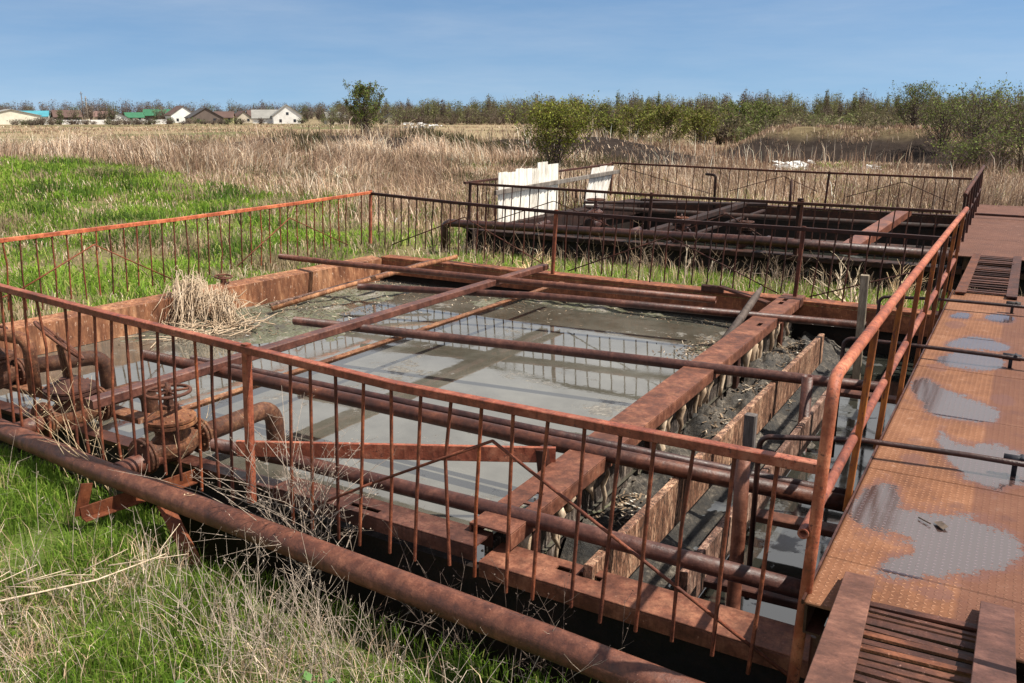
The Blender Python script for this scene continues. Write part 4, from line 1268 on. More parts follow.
DAMP = [outline(p) for p in ([(-.53, 7.52), (-.45, 7.62), (-.36, 7.5), (-.44, 7.38)], [(-.53, 9.2), (-.44, 9.35), (-.34, 9.2), (-.44, 9.0)], [(-.2, 3.78), (-.1, 3.84), (-.04, 3.76), (-.14, 3.7)], [(-.04, 6.9), (.06, 7.0), (.12, 6.8), (.02, 6.7)], [(-.45, 5.35), (-.36, 5.42), (-.3, 5.3), (-.4, 5.22)])]


def plate(x0, x1, y0, y1, z, mat, par):
    nx_ = max(2, int((x1 - x0) / .011)); ny_ = max(2, int((y1 - y0) / .016))
    A, B = np.meshgrid(np.linspace(x0, x1, nx_), np.linspace(y0, y1, ny_))
    wt = np.zeros_like(A); dm = np.zeros_like(A)
    for O in WET: wt = np.maximum(wt, sstep(.09, -.09, sdist(A, B * .35, O * np.array([1, .35]))))
    for O in DAMP: dm = np.maximum(dm, sstep(.05, -.05, sdist(A, B * .35, O * np.array([1, .35]))))
    Zt = z + .003 * (fbm(A * 2.5, B * 2.5, 55) - .5)
    i = (np.arange(ny_ - 1)[:, None] * nx_ + np.arange(nx_ - 1)[None, :]).ravel()
    V = np.stack([A.ravel(), B.ravel(), Zt.ravel()], 1); Fq = np.stack([i, i + 1, i + nx_ + 1, i + nx_], 1)
    # skirt round the edge gives the sheet its thickness
    ring = np.concatenate([np.arange(nx_), (np.arange(1, ny_) * nx_ + nx_ - 1), ((ny_ - 1) * nx_ + np.arange(nx_ - 2, -1, -1)), (np.arange(ny_ - 2, 0, -1) * nx_)])
    low = V[ring].copy(); low[:, 2] = z - .012; o_ = len(V); k_ = len(ring); j_ = np.arange(k_)
    Fs = np.stack([ring, o_ + j_, o_ + (j_ + 1) % k_, ring[(j_ + 1) % k_]], 1)
    strip = sstep(-.045, -.02, A + .03 * (fbm(A * 3, B * 1.5, 181) - .5)) * sstep(.30, .26, A)  # lengthwise band of shade on the walkway, put into the plate colour
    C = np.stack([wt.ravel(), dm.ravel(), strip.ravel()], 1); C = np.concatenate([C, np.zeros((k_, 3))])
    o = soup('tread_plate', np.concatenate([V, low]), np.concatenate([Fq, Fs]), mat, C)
    o.parent = par; o.matrix_parent_inverse = Matrix.Translation(par.location).inverted()


seams = [3.42, 3.87, 5.07, 6.27, 7.47, 8.67, 9.87, 11.0]
for k, (a, b) in enumerate(zip(seams[:-1], seams[1:])):
    dz = random.gauss(0, .0012)
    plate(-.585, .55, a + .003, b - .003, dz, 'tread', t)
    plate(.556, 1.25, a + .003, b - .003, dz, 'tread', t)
m = MB(); m.bar((-.575, 3.42, -.075), (-.575, 11.0, -.075), .012, .12); m.bar((-.545, 3.42, -.14), (-.545, 11.0, -.14), .07, .010)
m.bar((-.592, 3.42, -.002), (-.592, 11.0, -.002), .010, .022)
m.build('side_beam', 'dkpipe', t)
MB().bar((1.2, 3.42, -.08), (1.2, 11.0, -.08), .05, .13).build('side_beam', 'dkpipe', t)
for y in (3.5, 5.4, 7.4, 9.4, 10.9):
    MB().bar((-.53, y, -.19), (1.2, y, -.19), .06, .08).build('cross_beam', 'dkpipe', t)
for y in (3.5, 7.4, 10.9):
    for xx in (-.52, 1.1):
        MB().bar((xx, y + .08, -.23), (xx, y + .08, -2.0), .09, .09, up=(0, 1, 0)).build('leg', 'dkpipe', t)

t = thing('walkway', (0, 20, -.35), 'farther walkway of plain brown plate beyond the slatted ramp', 'walkway', 'steel walkways')
for a, b in ((15.2, 17.4), (17.4, 19.6), (19.6, 21.8), (21.8, 24)):
    MB().box(-.90 - (a - 15.2) * .012, 1.2, a + .004, b - .004, -.225, -.21).build('tread_plate', 'treaddark', t)
MB().box(-.9, -.86, 15.2, 24, -.34, -.228).build('side_beam', 'dkpipe', t)
for y in (15.4, 19.5, 23.6):
    MB().bar((-.7, y, -.23), (-.7, y, -2.0), .09, .09, up=(0, 1, 0)).build('leg', 'dkpipe', t)
MB().bar((-.9, 20.9, -.13), (1.2, 20.9, -.14), .05, .05).build('toe_bar', 'dkrail', t)


def ramp_thing(label, sides, wst, pitch, sw, tilt, sh, smat):
    """slatted ramp between two flanged stringers, each given by its two end points"""
    (l0, l1), (r0, r1) = [[Vector(p) for p in q] for q in sides]
    t = thing('ramp', (l0 + r0) / 2, label, 'ramp', 'slatted ramps of the walkway')
    for (p, q), inn in (((l0, l1), 1), ((r0, r1), -1)):
        m = MB(); m.bar(p, q, wst, .018); o_ = Vector((-inn * (wst / 2 - .008), 0, -.062)); m.bar(p + o_, q + o_, .014, .104)
        m.build('stringer', smat, t)
    n_ = int((l1 - l0).length / pitch)
    for i in range(1, n_):
        a_ = l0.lerp(l1, i / n_); b_ = r0.lerp(r1, i / n_); dz_ = Vector((0, 0, -sh + random.gauss(0, .003)))
        e_ = Vector((wst * .3, 0, 0))
        MB().bar(a_ + e_ + dz_, b_ - e_ + dz_ + Vector((0, random.gauss(0, .006), random.gauss(0, .003))), sw, .012, up=(0, random.gauss(tilt, .08), 1)).build('slat', 'slat', t)
    return t


ramp_thing('slatted ramp with broad pale stringers coming down toward the viewer', (((-.41, 3.69, .035), (-.225, 1.2, .71)), ((.115, 3.72, .035), (.095, 1.2, .71))), .122, .085, .05, .25, .075, 'stringer')
ramp_thing('slatted ramp linking the nearer walkway to the farther one', (((-.50, 10.72, .03), (-.55, 15.25, -.17)), ((.0, 10.72, .03), (.0, 15.25, -.17))), .11, .2, .075, .05, .0, 'slat')
o = MB().tube([(.30, 2.85, -.3), (.29, 2.9, .35), (.27, 2.95, .6)], .03, 10).build('pipe_post', 'dkpipe'); tag(o, 'dark pipe post cut off at the right edge beside the near ramp', 'post')


m = MB(); m.add([(-.19, 4.49, .006), (-.155, 4.51, .010), (-.12, 4.45, .014), (-.14, 4.42, .006), (-.165, 4.435, .014)], [(0, 1, 2, 4), (4, 2, 3)])
m.tube([(-.26, 4.50, .008), (-.2, 4.45, .01)], .004, 5)
tag(m.build('dead_leaf', 'bark'), 'curled brown leaf lying in the largest wet patch of the walkway', 'leaf')

# ------------------------------------------------------------------ second tank fittings
t = thing('header_pipe', (-6, 26.8 - SY, -.5), 'dark pipe along the near side of the farther tank', 'pipe', 'header pipes of the tanks')
MB().tube([(-10.56, 15.12, -.95)] + arc((-10.56, 15.12, -.30), (0, 0, 1), (1, 0, 0), .16) + [(-7, 15.14, -.25), (-3.9, 15.15, -.2), (-.95, 15.18, -.22)], .082, 14).build('main_pipe', 'dkpipe', t)
for x in (-8.4, -6.4, -3.9):
    MB().tube([(x, 15.2, -.24), (x, 15.75, -.24)], .06, 12).build('branch_pipe', 'dkpipe', t)
gate_valve(-7.4, 15.62, -.20, 'small dark valve with handwheel beside the larger white panel', wheel_h=.2, wheel_r=.18, sc=.9, vm='dkpipe')
gate_valve(-5.6, 15.62, -.30, 'low dark valve in the middle of the farther tank edge', wheel_h=.05, wheel_r=.12, sc=.9, vm='dkpipe')
gate_valve(-4.35, 15.62, -.30, 'low dark valve right of the middle of the farther tank edge', wheel_h=.05, wheel_r=.12, sc=.9, vm='black')
F2 = 'beams laid over the farther tank'
tag(MB().bar((-6.4, 15.9, -.36), (-6.3, 23.0, -.36), .16, .12).build('long_beam', 'black'), 'left beam running across the dark farther tank', 'beam', F2)
tag(MB().bar((-5.9, 15.9, -.50), (-5.75, 22.5, -.48), .09, .05).build('angle_bar', 'black'), 'thin bar beside the left beam in the farther tank', 'beam', F2)
tag(MB().bar((-2.55, 15.9, -.34), (-2.45, 22.6, -.34), .30, .2).build('main_beam', 'pipe'), 'thick rusty beam at the right of the farther tank', 'beam', F2)
pipe('upper cross pipe deep inside the farther tank', [(-9.9, 20.6, -.45), (-1, 21.0, -.45)], .06, 'black', group='pipes crossing the farther tank')
pipe('lower cross pipe just inside the farther tank rim', [(-6.2, 16.9, -.44), (-1, 17.3, -.44)], .06, 'black', group='pipes crossing the farther tank')
tag(MB().bar((-10.1, 20.9, -.36), (-5.8, 22.9, -.36), .3, .06).build('rim_plate', 'black'), 'broad rusty plate across the far left corner of the farther tank', 'plate')
m = MB(); m.tube([(-7.10, 22.6, -.5), (-7.10, 22.6, .26)] + arc((-7.10, 22.6, .36), (0, 0, 1), (-1, 0, 0), .08) + [(-7.4, 22.7, .36)], .035, 8)
tag(m.build('hooked_pipe', 'black'), 'hooked dark pipe standing at the far rim of the farther tank', 'pipe')
tag(MB().tube([(-5.1, 22.4, -.5), (-5.1, 22.4, .33)], .035, 8).build('pipe_post', 'black'), 'straight dark pipe post at the far rim of the farther tank', 'post')
tag(MB().bar((-3.35, 15.5, -.5), (-3.35, 15.5, .53), .1, .07, up=(0, 1, 0)).build('wooden_post', 'black'), 'blunt dark post against the near railing of the farther tank', 'post')


# white corrugated slates standing at the left of the second tank
def slates(label, cols, xo):
    m = MB()
    for (ya, yb, z0, z1, lean) in cols:
        n_ = 12; P = []
        for i in range(n_ + 1):
            f = i / n_; yv = ya + (yb - ya) * f; off = .018 * math.sin(f * 2 * math.pi * 2.5)
            P.append((yv, off))
        vs = []
        for z, sh in ((z0, 0), (z1, lean)):
            vs += [(xo + o_ + sh * .12, yv + sh, z) for yv, o_ in P]
        for z, sh in ((z0, 0), (z1, lean)):
            vs += [(xo - .012 + o_ + sh * .12, yv + sh, z) for yv, o_ in P]
        k = n_ + 1
        fs = [(i, i + 1, k + i + 1, k + i) for i in range(n_)] + [(2 * k + i, 3 * k + i, 3 * k + i + 1, 2 * k + i + 1) for i in range(n_)]
        fs += [(k + i, k + i + 1, 3 * k + i + 1, 3 * k + i) for i in range(n_)] + [(0, k, 3 * k, 2 * k), (n_, 2 * k + n_, 3 * k + n_, k + n_)]
        m.add(vs, fs)
        xo += .002
    return tag(m.build('corrugated_panel', 'white'), label, 'panel', 'white slate panels by the farther tank')


slates('wider white panel with stepped top on the left of the farther tank', [(16.62, 17.0, -.50, .66, .04), (17.0, 17.4, -.5, .64, .03), (17.4, 17.75, -.5, .70, .02), (17.75, 18.15, -.5, .68, .02), (18.15, 18.45, -.5, .66, .02), (18.45, 18.95, -.5, .79, 0), (18.95, 19.5, -.5, .72, 0)], -10.15)
slates('narrower white panel right of the stepped one', [(20.95, 21.4, -.55, .50, .45), (21.4, 21.85, -.55, .52, .48), (21.85, 22.3, -.55, .49, .5)], -10.15)
tag(MB().bar((-10.08, 16.4, .24), (-10.04, 23.0, .32), .06, .10).build('batten', 'greywood'), 'weathered grey batten nailed across both white panels', 'batten')


# ------------------------------------------------------------------ bare shrubs
def bare_shrub(x, y, h, n_, spread, mat, label, r=.008, lean=None, depth=3, sub=3):
    m = MB()
    z0 = float(gz(x, y)) - .03

    def grow(p, d, l, r_, dep):
        q1 = p + d * l * .5 + Vector((random.gauss(0, .05), random.gauss(0, .05), random.gauss(0, .03))) * l
        q2 = p + d * l + Vector((random.gauss(0, .1), random.gauss(0, .1), random.gauss(0, .05))) * l
        m.tube([p, q1, q2], [r_, r_ * .8, r_ * .55], 5, False)
        if dep > 0:
            for k in range(sub):
                f = random.uniform(.35, 1); o = p.lerp(q2, f) if f < .5 else q1.lerp(q2, (f - .5) * 2)
                dd_ = (d + Vector((random.gauss(0, .55), random.gauss(0, .55), random.gauss(.1, .35)))).normalized()
                grow(o, dd_, l * random.uniform(.35, .65), r_ * .5, dep - 1)
    for k in range(n_):
        a = random.uniform(0, 6.28)
        d = Vector((math.cos(a) * spread, math.sin(a) * spread, 1))
        if lean: d = Vector((lean[0] + random.gauss(0, spread), lean[1] + random.gauss(0, spread), 1))
        grow(Vector((x + random.gauss(0, .06), y + random.gauss(0, .06), z0)), d.normalized(), h * random.uniform(.45, .62), r * random.uniform(.7, 1.1), depth)
    return tag(m.build('bare_shrub', mat), label, 'shrub', 'bare dry shrubs round the tanks')


bare_shrub(-4.85, 13.9, 1.15, 1, .08, 'deadwood', 'slim whitish bare sapling forking in the grass strip', .022, sub=3, depth=2)
bare_shrub(-7.3, 13.2, .8, 6, .9, 'deadwood', 'low sprawling pale bush in the grass left of the far railing post', .024)
bare_shrub(-8.6, 13.6, .75, 5, .9, 'twig_dark', 'tangled brown bush beside the end of the dark pipe', .015)
bare_shrub(-1.95, 13.0, 1.15, 7, .6, 'deadwood', 'fan of tall pale stems between far railing and walkway', .026, lean=(-.5, 0), depth=2)
bare_shrub(-1.3, 12.7, 1.3, 6, .2, 'deadwood', 'upright thin grey stems next to the grey wooden slat', .012, depth=2)
bare_shrub(-5.6, 14.3, .9, 5, .5, 'twig_dark', 'dark twiggy bush against the wall of the farther tank', .009)
bare_shrub(-3.3, 14.2, .9, 5, .5, 'twig_dark', 'thin brown bush behind the second far railing post', .009)
bare_shrub(-14.6, 7.6, 1.0, 3, .25, 'deadwood', 'pale branching weed standing beyond the left railing', .010, depth=3)
# burdock-like dry tangles caught in the near railing
m = MB()
for k in range(105):
    xx = random.gauss(-3.72, .22); yy = random.gauss(3.66, .06)
    stalk(m, (xx, yy, -.95 + random.uniform(0, .6)), random.uniform(.2, .7), random.uniform(.1, 1.2), random.uniform(.0016, .0034), 6)
tag(m.build('dry_tangle', 'deadwood'), 'dry tangle of seed heads caught in the near railing right of its post', 'weed', 'dry weeds among the pipes')
m = MB()
for k in range(16):
    xx = random.gauss(-5.75, .3); yy = random.gauss(3.72, .07)
    stalk(m, (xx, yy, -.95), random.uniform(.6, 1.15), random.uniform(.05, .5), random.uniform(.002, .004), 5)
tag(m.build('dry_tangle', 'deadwood'), 'dry stems climbing over the left gate valves', 'weed', 'dry weeds among the pipes')
m = MB()
for k in range(40):
    xx = random.gauss(-2.3, .35); yy = random.gauss(3.5, .06)
    stalk(m, (xx, yy, -.95), random.uniform(.3, .7), random.uniform(.1, .8), random.uniform(.0015, .003), 4)
tag(m.build('dry_tangle', 'twig_dark'), 'sparse brown stems rising from the dark trench below the rim', 'weed', 'dry weeds among the pipes')
m = MB()
m.tube([(-5.4, 1.95, -.83), (-5.0, 2.25, -.80), (-4.5, 2.75, -.72), (-4.25, 3.05, -.62)], [.008, .007, .006, .003], 6)
for k in range(9):
    f = random.uniform(.3, 1); p = Vector((-5.4, 1.95, -.8)).lerp(Vector((-4.25, 3.05, -.62)), f)
    m.tube([p, p + Vector((random.gauss(.1, .1), random.gauss(.15, .1), random.uniform(-.03, .12)))], [.004, .002], 4)
tag(m.build('fallen_branch', 'deadwood'), 'fallen pale branch lying in the grass at lower left', 'branch', 'fallen branches in the grass')
m = MB(); m.tube([(-4.9, 1.75, -.86), (-4.35, 1.9, -.78), (-3.9, 1.98, -.80)], [.014, .013, .009], 6)
tag(m.build('fallen_branch', 'deadwood'), 'thick whitish stick at the bottom left corner', 'branch', 'fallen branches in the grass')


# ------------------------------------------------------------------ trees and bushes
def crown_soup(pts, size, cols, elong=1.6):
    n_ = len(pts)
    a = rng.standard_normal((n_, 3)); a /= np.linalg.norm(a, axis=1)[:, None]
    b = np.cross(a, rng.standard_normal((n_, 3))); b /= np.linalg.norm(b, axis=1)[:, None]
    s = size[:, None] if isinstance(size, np.ndarray) else size
    v = np.stack([pts - a * s * elong * .5, pts + b * s * .4, pts + a * s * elong * .5, pts - b * s * .4], 1).reshape(-1, 3)
    f = np.arange(n_)[:, None] * 4 + np.arange(4)
    return v, f, np.repeat(cols, 4, 0)


def tree(x, y, h, rad, label, cat, cols, n_limbs=26, n_leaf=5000, leaf=.07, trunk=.05, up=1.4, stems=1, base=.0, cp=None, group=None, nm='tree', bushy=False):
    z0 = float(gz(x, y))
    t = thing(nm, (x, y, z0), label, cat, group)
    m = MB(); tips = []
    rl = random.Random(int(abs(x * 131 + y * 71)))
    for s_ in range(stems):
        ox, oy = (rl.gauss(0, rad * .12), rl.gauss(0, rad * .12)) if stems > 1 else (0, 0)
        lean = Vector((ox * 1.2, oy * 1.2, 0))
        b0 = Vector((x + ox * .3, y + oy * .3, z0 - .1)); top = Vector((x, y, z0 + h * rl.uniform(.72, .9))) + lean
        md = b0.lerp(top, .5) + Vector((rl.gauss(0, .06), rl.gauss(0, .06), 0)) * rad
        m.tube([b0, md, top], [trunk, trunk * .7, trunk * .2], 7)
        for k in range(max(1, n_limbs // stems)):
            f = rl.uniform(.03, 1.0) ** 1.15 if bushy else rl.uniform(.12 + base, 1.0)
            o = b0.lerp(md, f * 2) if f < .5 else md.lerp(top, f * 2 - 1)
            a = rl.uniform(0, 6.28)
            prof = (1.0 - .72 * f ** 1.3) if bushy else math.sin(math.pi * min(1, (.16 + .76 * f))) ** .7
            l = rad * prof * rl.uniform(.55, 1.12)
            e = o + Vector((math.cos(a) * l, math.sin(a) * l, l * up * rl.uniform(.5, 1.1)))
            e.z = min(e.z, z0 + h * rl.uniform(.9, 1.04))
            mm = o.lerp(e, .5) + Vector((math.cos(a), math.sin(a), -.3)) * l * .12
            m.tube([o, mm, e], [trunk * .32, trunk * .2, trunk * .07], 5, False)
            tips.append((o, mm, e))
            for q in range(3):
                fo = rl.uniform(.4, 1); oo = mm.lerp(e, fo * fo)
                ee = oo + Vector((rl.gauss(0, .3), rl.gauss(0, .3), rl.uniform(.1, .7))) * l * .5
                m.tube([oo, ee], [trunk * .12, trunk * .04], 3, False); tips.append((oo, oo.lerp(ee, .5), ee))
    m.build('trunk', 'bark', t)
    T = np.array([[list(a), list(b), list(c)] for a, b, c in tips])
    k = rng.integers(0, len(T), n_leaf); f = rng.uniform(.25, 1, n_leaf)[:, None]
    P = np.where(f < .5, T[k, 0] * (1 - 2 * f) + T[k, 1] * 2 * f, T[k, 1] * (2 - 2 * f) + T[k, 2] * (2 * f - 1))
    P = P + rng.standard_normal((n_leaf, 3)) * rad * .055
    c = pick(n_leaf, cols, cp) * (0.8 + .4 * rng.random(len(T)))[k][:, None] * (1 + .2 * rng.standard_normal((n_leaf, 1)))
    v, fc, cc = crown_soup(P, leaf * rng.uniform(.6, 1.3, n_leaf), np.clip(c, .005, .5))
    o = soup('crown', v, fc, 'leaf', cc)
    o.parent = t; o.matrix_parent_inverse = Matrix.Translation(t.location).inverted()
    return t


G1 = [(.10, .125, .022), (.145, .165, .03), (.065, .075, .02), (.11, .08, .035)]
G2 = [(.14, .155, .028), (.185, .195, .038), (.105, .11, .027), (.15, .115, .045)]
G3 = [(.135, .17, .04), (.18, .215, .055), (.10, .12, .035), (.15, .12, .065)]
G4 = [(.12, .17, .035), (.17, .21, .05), (.09, .11, .03), (.13, .09, .06)]


def at(u, d):
    bx, by = bearing(u); return bx * d, by * d


x, y = at(556, 41)
tree(x, y, 3.4, 2.15, 'rounded green bush standing behind the larger white panel', 'bush', [(.17, .19, .028), (.24, .255, .042), (.11, .12, .026), (.16, .12, .045)], 120, 9500, .07, .04, 1.7, 7, nm='bush', bushy=True)
x, y = at(363, 84)
tree(x, y, 5.2, 1.6, 'small upright green tree alone against the sky left of centre', 'tree', G4, 90, 5200, .115, .07, 2.4, 6, nm='tree')
bushes = [(612, 58, 2.1, 1.5, 'low yellow green bush right behind the rounded green bush', G2), (640, 70, 3.2, 2.2, 'yellow green bush between the two white-panel bushes and the scrub', G2), (668, 66, 3.0, 2.4, 'broad bright yellow green bush in the middle of the scrub', G2), (700, 72, 2.9, 2.2, 'yellow green bush at the right end of the bright scrub', G2),
          (735, 84, 3.6, 2.2, 'olive bush just left of the earth mound', G3), (765, 92, 3.8, 2.2, 'olive bush partly hidden behind the earth mound', G3), (590, 76, 3.4, 2.2, 'dark bush peeping out right behind the rounded green bush', G1)]
for u, d, h, r_, lab, g in bushes:
    x, y = at(u, d)
    tree(x, y, h, r_, lab, 'bush', g, 80, 3300, .12, .05, 1.3, 6, nm='bush', bushy=True, group='bushes in the far scrub')
rt = [(985, 50, 4.0, 2.6, 'largest leafy tree at the right edge above the walkway', G3), (945, 60, 3.3, 2.0, 'loose olive tree left of the largest right edge tree', G3), (1030, 46, 3.9, 2.3, 'tree cut off by the right edge of the photo', G3), (915, 66, 3.05, 1.8, 'smaller olive tree above the right end of the mound', G3), (962, 44, 1.5, 1.5, 'low brushy shrub behind the end of the farther walkway', G3), (1006, 44, 1.9, 1.7, 'brushy shrub at the right edge behind the farther walkway', G3)]
for u, d, h, r_, lab, g in rt:
    x, y = at(u, d)
    tree(x, y, h, r_, lab, 'tree', g, 130, 2300 if h > 3 else 800, .075, .05 if h > 3 else .03, 1.6, 6, nm='tree' if h > 3 else 'shrub', bushy=True, group='trees at the right edge')


def wood(label, spec, name='far_wood'):
    """a distant belt of spring wood that reads as one mass: many half-bare crowns"""
    V = []; Fc = []; C = []; o = 0
    for (x, y, h, r_, base) in spec:
        z0 = float(gz(x, y))
        nl = int(random.choice([260, 380, 470, 560]) * min(1.0, (h / 5.5) ** 1.0 + .25))
        nn = 24
        for k in range(nn):
            a = random.uniform(0, 6.28); rr2 = r_ * random.uniform(.1, 1)
            p0 = np.array([x + random.gauss(0, .2), y + random.gauss(0, .2), z0 + h * random.uniform(0, .3)]); p1 = np.array([x + math.cos(a) * rr2, y + math.sin(a) * rr2, z0 + h * random.uniform(.6, 1.02)])
            w_ = .075 if k else .2
            sd = np.array([math.cos(PSI), math.sin(PSI), 0]) * w_; sd2 = np.array([-math.sin(PSI), math.cos(PSI), 0]) * w_
            q = np.array([p0 - sd, p0 + sd, p1, p0 - sd2, p0 + sd2]); V.append(q); Fc.append(np.array([[0, 1, 2], [3, 4, 2]]) + o); o += 5
            C.append(np.tile(np.array([[.17, .125, .10]]) * random.uniform(.7, 1.3), (5, 1)))
        q = rng.standard_normal((nl, 3)); q /= np.linalg.norm(q, axis=1)[:, None]; q *= rng.uniform(.25, 1, (nl, 1)) ** .6
        P = np.array([x, y, z0 + h * .50]) + q * np.array([r_, r_, h * .5])
        P[:, 2] = np.maximum(P[:, 2], z0 + .1)
        a = rng.standard_normal((nl, 3)); b = rng.standard_normal((nl, 3)); s = rng.uniform(.12, .32, (nl, 1)) * (.7 + .05 * h)
        tri = np.stack([P - a * s * .5, P + b * s * .5, P + a * s * .6], 1).reshape(-1, 3)
        V.append(tri); Fc.append(np.arange(nl * 3).reshape(-1, 3) + o); o += nl * 3
        c = np.array(base) * (1 + .25 * rng.standard_normal((nl, 1))); C.append(np.repeat(np.clip(c, .01, .4), 3, 0))
    return stuff(soup(name, np.concatenate(V), np.concatenate(Fc), 'leaf', np.concatenate(C)), label, 'wood')


WC = [(.14, .11, .07), (.115, .12, .045), (.145, .14, .055), (.13, .098, .075), (.125, .13, .05), (.19, .19, .08)]
sp = []
for k in range(620):
    u = random.uniform(330, 1110)
    d = random.uniform(235, 330)
    f = min(1, max(0, (u - 330) / 300)); h = random.uniform(5.0, 7.6) * (.85 + .35 * f) * (d / 280)
    h *= random.choice([.8, .9, 1, 1, 1.08, 1.2])
    x, y = at(u, d); sp.append((x, y, h, random.choice([.9, 1.3, 1.8, 2.4, 3.2]), random.choice(WC)))
for k in range(300):
    u = random.uniform(325, 1110); d = random.uniform(225, 300); x, y = at(u, d)
    sp.append((x, y, random.uniform(2.2, 4.2), random.uniform(2.5, 4.5), random.choice(WC[:5])))
wood('belt of half bare spring wood along the horizon', sp)
sp = []
for k in range(170):
    u = random.uniform(-60, 420); d = random.uniform(380, 470); x, y = at(u, d)
    sp.append((x, y, random.uniform(5.5, 9.0), random.uniform(2, 4), random.choice([(.15, .12, .10), (.12, .125, .07), (.12, .09, .085)])))
wood('low distant trees behind the village on the left', sp, 'village_trees')
sp = []
for k in range(135):
    u = random.uniform(-30, 345); d = random.choice([random.uniform(262, 284), random.uniform(315, 345)]); x, y = at(u, d)
    if d < 300 and 262 < u < 298: continue
    sp.append((x, y, random.uniform(1.0, 2.2) if d < 300 else random.uniform(3, 6.5), random.uniform(1, 2.4), random.choice([(.13, .105, .08), (.10, .12, .045), (.11, .085, .07), (.2, .16, .12)])))
wood('garden shrubs and small trees among the village houses', sp, 'garden_shrubs')
# scrub below the mound and in front of the wood
sp = []
for k in range(210):
    u = random.uniform(700, 1060); d = random.uniform(76, 150); x, y = at(u, d)
    sp.append((x, y, random.uniform(1.4, 3.0), random.uniform(1.2, 2.6), random.choice([(.15, .125, .07), (.13, .14, .05), (.18, .15, .085)])))
wood('olive and brown scrub between the mound and the wood', sp, 'scrub')

# ------------------------------------------------------------------ village
def mat_once(key, col, rough=.85):
    if key not in M: M[key] = plain(key, col, rough, .12, .6)
    return key


mat_once('house_white', (.74, .72, .68)); mat_once('house_cream', (.66, .62, .50)); mat_once('house_yellow', (.62, .56, .30)); mat_once('house_brown', (.13, .10, .085)); mat_once('house_beige', (.5, .43, .34))
mat_once('roof_grey', (.23, .22, .20)); mat_once('roof_brown', (.10, .06, .05)); mat_once('roof_teal', (.06, .24, .29)); mat_once('roof_green', (.035, .13, .07)); mat_once('roof_dark', (.06, .055, .055)); mat_once('roof_red', (.17, .10, .085)); mat_once('pane', (.03, .035, .045), .2)


def house(u, d, w, dp, wall_h, roof_h, wm, rm, label, rot=0., gable=True, wins=3, chimney=False, attic=False, cat='house', k=1.0):
    """gabled house; its own x axis is the facade seen from the field"""
    w, dp, wall_h, roof_h = w * .68 * k, dp * .68 * k, wall_h * .62 * k, roof_h * .66 * k
    x, y = at(u, d); z0 = float(gz(x, y)) - .1
    t = thing('house' if cat == 'house' else 'shed', (x, y, z0), label, cat, 'village buildings')
    ang = math.atan2(-x, y) + rot
    t.rotation_euler = (0, 0, ang)
    bpy.context.view_layer.update()
    Mx = Matrix.Translation((x, y, z0)) @ Matrix.Rotation(ang, 4, 'Z')
    a, b = w / 2, dp / 2

    def put(m, nm, mat, par):
        m.v = [tuple(Mx @ Vector(v)) for v in m.v]
        o = m.build(nm, mat)
        o.parent = par; o.matrix_parent_inverse = (Mx if par is t else Mx).inverted()
        return o
    m = MB()
    H2 = wall_h + roof_h
    if gable:   # gable end faces the field
        m.add([(-a, -b, 0), (a, -b, 0), (a, -b, wall_h), (0, -b, H2), (-a, -b, wall_h), (-a, b, 0), (a, b, 0), (a, b, wall_h), (0, b, H2), (-a, b, wall_h)],
              [(0, 1, 2, 3, 4), (6, 5, 9, 8, 7), (1, 6, 7, 2), (5, 0, 4, 9)])
        r = MB()
        for s in (-1, 1):
            e = a + .35; ez = wall_h - .35 * roof_h / a
            r.add([(s * e, -b - .3, ez), (0, -b - .3, H2), (0, b + .3, H2), (s * e, b + .3, ez), (s * e, -b - .3, ez + .16), (0, -b - .3, H2 + .16), (0, b + .3, H2 + .16), (s * e, b + .3, ez + .16)],
                  [(0, 1, 2, 3), (4, 5, 6, 7), (0, 1, 5, 4), (3, 2, 6, 7), (0, 3, 7, 4)])
    else:       # eaves face the field
        m.add([(-a, -b, 0), (a, -b, 0), (a, b, 0), (-a, b, 0), (-a, -b, wall_h), (a, -b, wall_h), (a, b, wall_h), (-a, b, wall_h), (-a, 0, H2), (a, 0, H2)],
              [(0, 1, 5, 4), (1, 2, 6, 9, 5), (2, 3, 7, 6), (3, 0, 4, 8, 7)])
        r = MB()
        for s in (-1, 1):
            e = b + .35; ez = wall_h - .35 * roof_h / b
            r.add([(-a - .3, s * e, ez), (-a - .3, 0, H2), (a + .3, 0, H2), (a + .3, s * e, ez), (-a - .3, s * e, ez + .16), (-a - .3, 0, H2 + .16), (a + .3, 0, H2 + .16), (a + .3, s * e, ez + .16)],
                  [(0, 1, 2, 3), (4, 5, 6, 7), (0, 1, 5, 4), (3, 2, 6, 7), (0, 3, 7, 4)])
    put(m, 'wall', wm, t)
    ro = put(r, 'roof', rm, t)
    if chimney:
        c = MB().box(-.3 + a * .3, .3 + a * .3, -.3 if gable else .6, .3 if gable else 1.2, H2 - .9, H2 + .9)
        c.v = [tuple(Mx @ Vector(v)) for v in c.v]
        o = c.build('chimney', 'roof_red'); o.parent = ro; o.matrix_parent_inverse = Mx.inverted(); o.matrix_basis = Matrix.Identity(4)
        o.matrix_parent_inverse = (Mx @ Matrix.Identity(4)).inverted()
    for i in range(wins):
        xx = -a + w * (i + .5) / wins
        m2 = MB().box(xx - .38, xx + .38, -b - .05, -b + .05, .6, min(1.5, wall_h - .15))
        put(m2, 'window', 'pane', t)
    if attic:
        put(MB().box(-.4, .4, -b - .05, -b + .05, wall_h + .2, wall_h + 1.0), 'window', 'pane', t)
    return t


